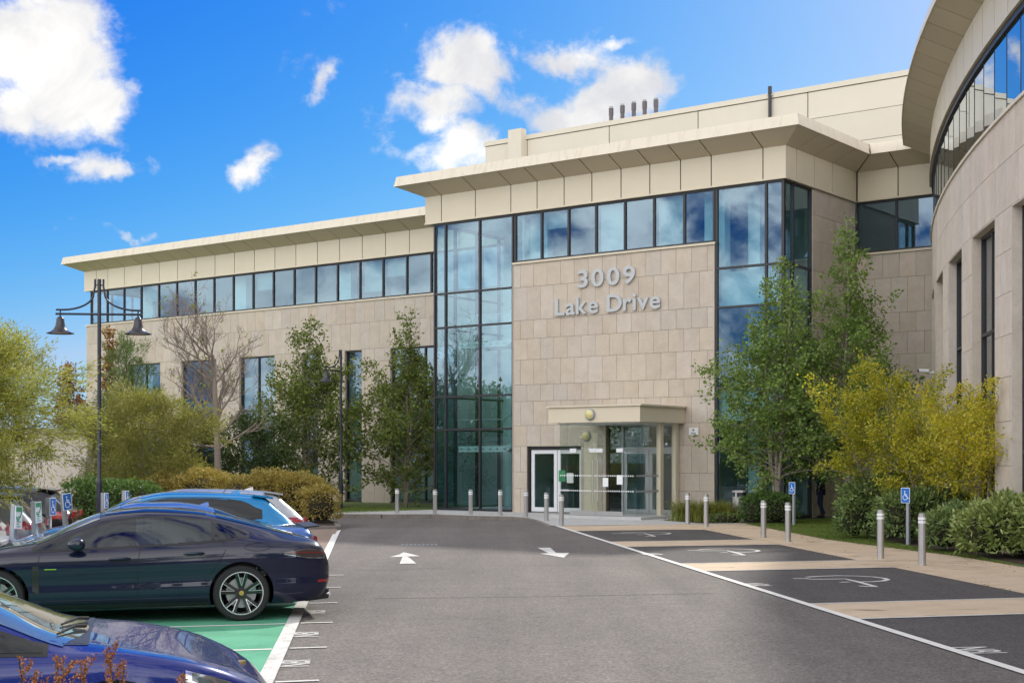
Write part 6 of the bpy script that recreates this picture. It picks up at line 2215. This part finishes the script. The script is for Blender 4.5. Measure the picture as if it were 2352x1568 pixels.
# --- blue coupe nose at the bottom left (reversed into its bay, nose to the lane)
SH = R(14.66)
nose = (at(622, 9.45), 9.45)
sl = (nose[0] - math.cos(SH) * 4.94, nose[1] - math.sin(SH) * 4.94)
dlo_s = (1.1, 3.55, Rl((1.1, 1.03), (2.4, 0.95), (3.55, 0.925)), Rl((1.1, 1.05), (1.6, 1.2), (2.3, 1.27), (2.9, 1.15), (3.55, 0.945)))
sc, ssh = car('sports', sl, SH, 'paint_blue', 'metallic blue sports saloon nosing in at the bottom left corner', dlo_s, (1.05, 3.95), 0.36, (3.66, 2.95, 0.80, 0.60, 0.12), (0.5, 1.3, 0.6, 0.5))
for sd in (-1, 1):
    ssh.side_patch(4.36, 4.80, Rl((4.36, 0.72), (4.6, 0.60), (4.80, 0.52)), Rl((4.36, 0.80), (4.6, 0.72), (4.80, 0.595)), sd, 0.006, 12, 5).build('headlight', MATS['lamp_chrome'], sc, 60)
    ssh.side_patch(4.40, 4.76, Rl((4.40, 0.74), (4.76, 0.54)), Rl((4.40, 0.785), (4.76, 0.58)), sd, 0.010, 12, 3).build('headlight_lens', MATS['car_glass_clear'], sc, 60)
    ssh.line([(3.42, 0.92), (3.46, 0.7), (3.42, 0.3)], sd, 0.008).build('shut_line', MATS['shut_line'], sc)
    # bonnet shut line and crease, along the top of the wing
    pts = [(x, sd * w) for x, w in ((3.72, 0.70), (4.0, 0.70), (4.3, 0.665), (4.55, 0.60), (4.70, 0.50))]
    mb = MB()
    P = []
    for a, b in zip(pts[:-1], pts[1:]):
        P += [(a[0] + (b[0] - a[0]) * i / 6, a[1] + (b[1] - a[1]) * i / 6) for i in range(6)]
    P.append(pts[-1])
    for i in range(len(P) - 1):
        a, b = P[i], P[i + 1]
        mb.add([(a[0], a[1] - 0.005, ssh.top_z(a[0], a[1] - 0.005) + 0.003), (a[0], a[1] + 0.005, ssh.top_z(a[0], a[1] + 0.005) + 0.003), (b[0], b[1] + 0.005, ssh.top_z(b[0], b[1] + 0.005) + 0.003), (b[0], b[1] - 0.005, ssh.top_z(b[0], b[1] - 0.005) + 0.003)], [(0, 1, 2, 3)])
    mb.build('bonnet_line', MATS['shut_line'], sc)
    yb = ssh.side_y(3.2, 0.95)
    MB().tube([(3.20, sd * (yb - 0.02), 0.94), (3.2, sd * (yb + 0.1), 0.96), (3.2, sd * (yb + 0.25), 0.99)], [0.03, 0.06, 0.05], 10).build('door_mirror', MATS['paint_blue'], sc, 180)
ssh.top_patch(3.66, 3.80, 0.78, 0.74, 0.004, bow=0.12).build('cowl', MATS['car_trim'], sc, 60)
for y0 in (-0.05, 0.42):
    mb = MB()
    mb.tube([(3.76, y0, ssh.top_z(3.76, y0) + 0.025), (3.70, y0 - 0.12, ssh.top_z(3.70, y0 - 0.12) + 0.03), (3.62, y0 - 0.55, ssh.top_z(3.64, y0 - 0.55) + 0.025)], [0.014, 0.011, 0.007], 6)
    mb.build('wiper', MATS['car_trim'], sc, 60)
z = ssh.top_z(4.74, 0)
MB().lathe([(0.035, z - 0.02), (0.035, z + 0.006), (0.0, z + 0.008)], 16, 'z', (4.74, 0, 0)).build('nose_badge', MATS['badge_gold'], sc)


# --- the cars beyond
def dress(t, sh, paint, tail_z, tail_x=(0.03, 0.34), plate=True, mats='tail_red', fin=None, handles=((2.45, 0.85), (1.5, 0.89)), lines=((2.1,), (1.0,)), mirror=3.0):
    for sd in (-1, 1):
        sh.side_patch(tail_x[0], tail_x[1], lambda x: tail_z[0], lambda x: tail_z[1], sd, 0.006, 8, 3).build('tail_light', MATS[mats], t, 60)
        for xh, zh in handles:
            y = sh.side_y(xh, zh)
            MB().tube([(xh - 0.1, sd * (y - 0.002), zh), (xh, sd * (y + 0.03), zh), (xh + 0.1, sd * (y - 0.002), zh)], [0.012, 0.016, 0.012], 6).build('door_handle', MATS[paint], t, 60)
        for (xl,) in lines:
            sh.line([(xl, 0.95), (xl + 0.02, 0.6), (xl + 0.02, 0.28)], sd).build('shut_line', MATS['shut_line'], t)
        yb = sh.side_y(mirror, 0.95)
        MB().tube([(mirror, sd * (yb - 0.02), 0.95), (mirror, sd * (yb + 0.08), 0.98), (mirror, sd * (yb + 0.22), 1.0)], [0.03, 0.075, 0.06], 10).build('door_mirror', MATS[paint], t, 180)
    # lights across the tail face
    for sd in (-1, 1):
        MB().box(-0.012, 0.03, min(sd * 0.40, sd * 0.70), max(sd * 0.40, sd * 0.70), tail_z[0] + 0.01, tail_z[1] - 0.01).build('tail_light', MATS[mats], t)
    if plate: MB().box(-0.02, 0.02, -0.26, 0.26, tail_z[0] - 0.18, tail_z[0] - 0.07).build('number_plate', MATS['plate_white'], t)
    if fin:
        z = sh.top_z(fin, 0)
        MB().hexa([(fin - 0.07, -0.02, z - 0.01), (fin + 0.13, -0.03, z - 0.01), (fin + 0.13, 0.03, z - 0.01), (fin - 0.07, 0.02, z - 0.01), (fin - 0.06, -0.006, z + 0.05), (fin - 0.01, -0.006, z + 0.045), (fin - 0.01, 0.006, z + 0.045), (fin - 0.06, 0.006, z + 0.05)]).build('roof_aerial', MATS[paint], t)


dlo_b = (0.95, 3.42, Rl((0.95, 1.04), (2.0, 0.97), (3.42, 0.94)), Rl((0.95, 1.07), (1.35, 1.25), (1.9, 1.34), (2.5, 1.33), (2.95, 1.18), (3.42, 0.96)))
bx, by = at(714, 21.1), 21.1
bc, bsh = car('sedan', (bx, by), HEAD, 'paint_midblue', 'mid-blue saloon with a boot-lip spoiler, second in the row of blue cars', dlo_b, (0.95, 3.80), 0.33, (3.48, 2.72, 0.74, 0.60, 0.1), (0.62, 1.42, 0.66, 0.54), rim='rim_silver', style='plain', pillars=((2.1, 2.2),))
dress(bc, bsh, 'paint_midblue', (0.80, 0.94), (0.03, 0.30), fin=1.55)
MB().hexa([(-0.04, -0.66, 1.075), (0.16, -0.68, 1.055), (0.16, 0.68, 1.055), (-0.04, 0.66, 1.075), (-0.05, -0.66, 1.095), (0.16, -0.68, 1.075), (0.16, 0.68, 1.075), (-0.05, 0.66, 1.095)]).build('boot_spoiler', MATS['car_trim'], bc)
dlo_h = (0.62, 3.22, Rl((0.62, 1.12), (1.2, 1.06), (2.0, 1.0), (3.22, 0.96)), Rl((0.62, 1.22), (0.9, 1.36), (1.5, 1.42), (2.1, 1.42), (2.6, 1.30), (3.22, 0.98)))


def hatch(px, Y, paint, label, head=HEAD, rim='rim_silver', lab_red='tail_red', tz=(0.88, 1.02), spoil=None, grp='cars parked in the bays', lift=0.0):
    t, sh = car('hatch', (at(px, Y), Y), head, paint, label, dlo_h, (0.72, 3.42), 0.325, (3.28, 2.45, 0.74, 0.62, 0.1), (0.12, 0.56, 0.58, 0.54), rim=rim, style='plain', pillars=((2.0, 2.1), (1.02, 1.10)), group=grp)
    dress(t, sh, paint, tz, (0.03, 0.42), fin=0.95, handles=((2.3, 0.88), (1.35, 0.92)), lines=((2.05,), (0.98,)), mirror=2.95, mats=lab_red)
    MB().hexa([(0.40, -0.54, 1.40), (0.72, -0.55, 1.45), (0.72, 0.55, 1.45), (0.40, 0.54, 1.40), (0.39, -0.54, 1.43), (0.72, -0.55, 1.478), (0.72, 0.55, 1.478), (0.39, 0.54, 1.43)]).build('roof_spoiler', MATS[spoil or paint], t)
    z = sh.top_z(1.2, 0)
    MB().tube([(1.15, 0, z), (0.95, 0.02, z + 0.26)], [0.006, 0.003], 5).build('roof_rod_aerial', MATS['car_trim'], t)
    return t, sh


hatch(676, 23.5, 'paint_teal', 'bright turquoise-blue hatchback, third in the row beside the saloon')
hatch(694, 25.9, 'paint_silver', 'silver hatchback at the far end of the row, before the hedge')
# row on the other side of the sign posts
H2 = math.pi + R(10)
hatch(100, 24.3, 'paint_grey', 'grey hatchback with a black roof spoiler left of the sign posts', H2, spoil='car_trim', grp='cars behind the sign posts')
hatch(180, 28.6, 'paint_black', 'black hatchback with full-width red tail lights before the outbuilding', H2, spoil='paint_black', grp='cars behind the sign posts')
hatch(8, 21.6, 'paint_white', 'white hatchback half hidden at the left edge', H2, grp='cars behind the sign posts')
# ------------------------------------------------------------------ person
pmat('skin', (0.42, 0.24, 0.17), 0.55)
pmat('hair', (0.02, 0.013, 0.01), 0.7)
pmat('jacket', (0.012, 0.018, 0.022), 0.75, vary=(20, 0.3))
pmat('shirt', (0.55, 0.57, 0.60), 0.8)
pmat('jeans', (0.02, 0.032, 0.075), 0.85, vary=(25, 0.3))
pmat('shoe', (0.02, 0.018, 0.018), 0.5)


def skin_mesh(name, verts, edges, radii, mat, sub=2, rootv=0):
    me = bpy.data.meshes.new(name)
    me.from_pydata(verts, edges, [])
    o = bpy.data.objects.new('tmp', me); COL.objects.link(o)
    md = o.modifiers.new('s', 'SKIN')
    lay = me.skin_vertices[0].data if me.skin_vertices else None
    if lay is None:
        bm = bmesh.new(); bm.from_mesh(me); bm.verts.layers.skin.verify(); bm.to_mesh(me); bm.free()
        lay = me.skin_vertices[0].data
    for i, rr in enumerate(radii):
        lay[i].radius = rr if hasattr(rr, '__len__') else (rr, rr)
        lay[i].use_root = i == rootv
    md.use_smooth_shade = True
    s = o.modifiers.new('u', 'SUBSURF'); s.levels = sub; s.render_levels = sub
    bpy.context.view_layer.update()
    out = bpy.data.meshes.new_from_object(o.evaluated_get(bpy.context.evaluated_depsgraph_get()))
    bpy.data.objects.remove(o)
    out.materials.clear(); out.materials.append(MATS[mat])
    out.polygons.foreach_set('use_smooth', [True] * len(out.polygons))
    return out


def person():
    # faces local -x (to the left in the picture), one hand raised to the mouth, one leg crossed behind
    wx, wy, _ = world_of(11.74, -2.05)
    t = empty('person', (wx, wy, 0.015), ROT + R(28), 'man in dark jacket and jeans leaning by the glass corner, hand at his mouth', 'person', None)
    # one continuous body: legs, trunk, neck, arms, hands
    V = [(0, 0, 0.95), (0.0, 0, 1.12), (0.02, 0, 1.30), (0.0, 0, 1.45), (-0.02, 0, 1.53), (-0.05, 0, 1.60),          # pelvis .. neck, head base
         (0.0, -0.10, 0.90), (-0.01, -0.11, 0.50), (0.05, -0.10, 0.09), (-0.10, -0.10, 0.035),                          # near leg
         (0.0, 0.10, 0.90), (-0.06, 0.10, 0.52), (0.12, 0.06, 0.12), (0.02, 0.05, 0.035),                               # far leg, crossed
         (0.02, -0.19, 1.41), (0.07, -0.25, 1.14), (-0.06, -0.17, 0.96), (-0.10, -0.15, 0.92),                         # near arm, hand in pocket
         (0.0, 0.19, 1.41), (-0.10, 0.24, 1.18), (-0.22, 0.08, 1.44), (-0.22, 0.04, 1.50)]                              # far arm raised
    E = [(0, 1), (1, 2), (2, 3), (3, 4), (4, 5), (0, 6), (6, 7), (7, 8), (8, 9), (0, 10), (10, 11), (11, 12), (12, 13),
         (3, 14), (14, 15), (15, 16), (16, 17), (3, 18), (18, 19), (19, 20), (20, 21)]
    r_ = [(0.14, 0.11), (0.135, 0.10), (0.15, 0.11), (0.12, 0.09), 0.055, 0.05, 0.088, 0.062, 0.042, 0.032, 0.088, 0.062, 0.042, 0.032, 0.06, 0.048, 0.036, 0.03, 0.06, 0.048, 0.034, 0.03]
    mkobj('body', skin_mesh('body', V, E, r_, 'skin'), t)
    # clothes follow the same skeleton, slightly larger
    jk = [0, 1, 2, 3, 14, 15, 16, 18, 19, 20]
    mp = {k: i for i, k in enumerate(jk)}
    Ej = [(mp[a], mp[b]) for a, b in E if a in mp and b in mp]
    rj = {0: (0.165, 0.13), 1: (0.155, 0.12), 2: (0.17, 0.125), 3: (0.125, 0.10), 14: 0.08, 15: 0.062, 16: 0.048, 18: 0.08, 19: 0.062, 20: 0.045}
    Vj = [V[k] for k in jk]
    Vj[0] = (0, 0, 0.90)
    mkobj('jacket', skin_mesh('jacket', Vj, Ej, [rj[k] for k in jk], 'jacket'), t)
    tr_ = [0, 6, 7, 8, 10, 11, 12]
    mt = {k: i for i, k in enumerate(tr_)}
    Et = [(mt[a], mt[b]) for a, b in E if a in mt and b in mt]
    rt = {0: (0.15, 0.12), 6: 0.102, 7: 0.075, 8: 0.062, 10: 0.102, 11: 0.075, 12: 0.062}
    mkobj('jeans', skin_mesh('jeans', [V[k] for k in tr_], Et, [rt[k] for k in tr_], 'jeans'), t)
    for a, b in (((0.06, -0.10, 0.06), (-0.14, -0.10, 0.04)), ((0.13, 0.055, 0.08), (-0.02, 0.05, 0.04))):
        MB().tube([a, ((a[0] + b[0]) / 2, (a[1] + b[1]) / 2, 0.055), b], [0.052, 0.05, 0.036], 10).build('shoe', MATS['shoe'], t, 180)
    # shirt front between the jacket edges, lanyard and badge
    mb = MB()
    mb.grid(lambda u, v: (-0.125 - 0.045 * math.sin(math.pi * (0.25 + 0.5 * u)) - 0.01 * (1 - v), -0.065 + 0.13 * u, 0.94 + 0.47 * v), 8, 8)
    mb.build('shirt', MATS['shirt'], t, 180)
    MB().tube([(-0.165, -0.03, 1.40), (-0.19, 0.0, 1.18), (-0.165, 0.03, 1.40)], 0.007, 5).build('lanyard', MATS['jacket'], t)
    MB().box(-0.196, -0.19, -0.03, 0.03, 1.08, 1.17).build('badge', MATS['jacket'], t)
    # head: looking down to the left
    hd = empty('x')
    bpy.data.objects.remove(hd)
    mb = MB()
    def headf(u, v):
        a, b = 2 * math.pi * u, math.pi * v
        x, y, z = math.cos(a) * math.sin(b), math.sin(a) * math.sin(b), math.cos(b)
        px_, py_, pz_ = 0.098 * x, 0.076 * y, 0.118 * z
        if z < 0: px_ = px_ - 0.018 * z * z * 1.4; py_ *= 1 - 0.25 * z * z
        if x < -0.85 and abs(z + 0.08) < 0.28: px_ -= 0.030 * (1 - abs(z + 0.08) / 0.28) * (1 - abs(y) * 2.2 if abs(y) < 0.45 else 0)
        return (-0.075 + px_, py_, 1.685 + pz_)
    mb.grid(headf, 32, 24)
    h = mb.build('head', MATS['skin'], t, 180)
    for sd in (-1, 1):
        MB().lathe([(0.0, -0.006), (0.011, 0.0), (0.0, 0.006)], 8, 'x', (-0.165, sd * 0.03, 1.70)).build('eye', MATS['hair'], h)
        MB().tube([(-0.07, sd * 0.078, 1.71), (-0.06, sd * 0.088, 1.69), (-0.07, sd * 0.078, 1.655)], [0.012, 0.016, 0.009], 8).build('ear', MATS['skin'], h, 180)
    MB().tube([(-0.158, -0.026, 1.628), (-0.166, 0, 1.630), (-0.158, 0.026, 1.628)], 0.006, 6).build('mouth', MATS['tail_dark'], h)
    mb = MB()
    mb.grid(lambda u, v: (-0.068 + 0.108 * math.cos(6.2832 * u) * math.sin(1.72 * v), 0.086 * math.sin(6.2832 * u) * math.sin(1.72 * v), 1.697 + 0.125 * math.cos(1.72 * v) - (0.05 * max(0, math.cos(6.2832 * u)) * v)), 28, 14)
    mb.build('hair', MATS['hair'], h, 180)
    # fingers of both hands
    for (hx, hy, hz, dx, dz) in ((-0.22, 0.03, 1.52, 0.06, 0.035), (-0.115, -0.15, 0.90, -0.01, -0.06)):
        for k in range(5):
            oy = (k - 2) * 0.016
            ln = (0.7, 0.95, 1.0, 0.95, 0.75)[k]
            MB().tube([(hx, hy + oy, hz - 0.02), (hx + dx * 0.5 * ln - 0.012, hy + oy * 1.1, hz + dz * 0.6 * ln), (hx + dx * ln, hy + oy, hz + dz * ln)], [0.010, 0.009, 0.007], 6).build('finger', MATS['skin'], t, 180)


person()
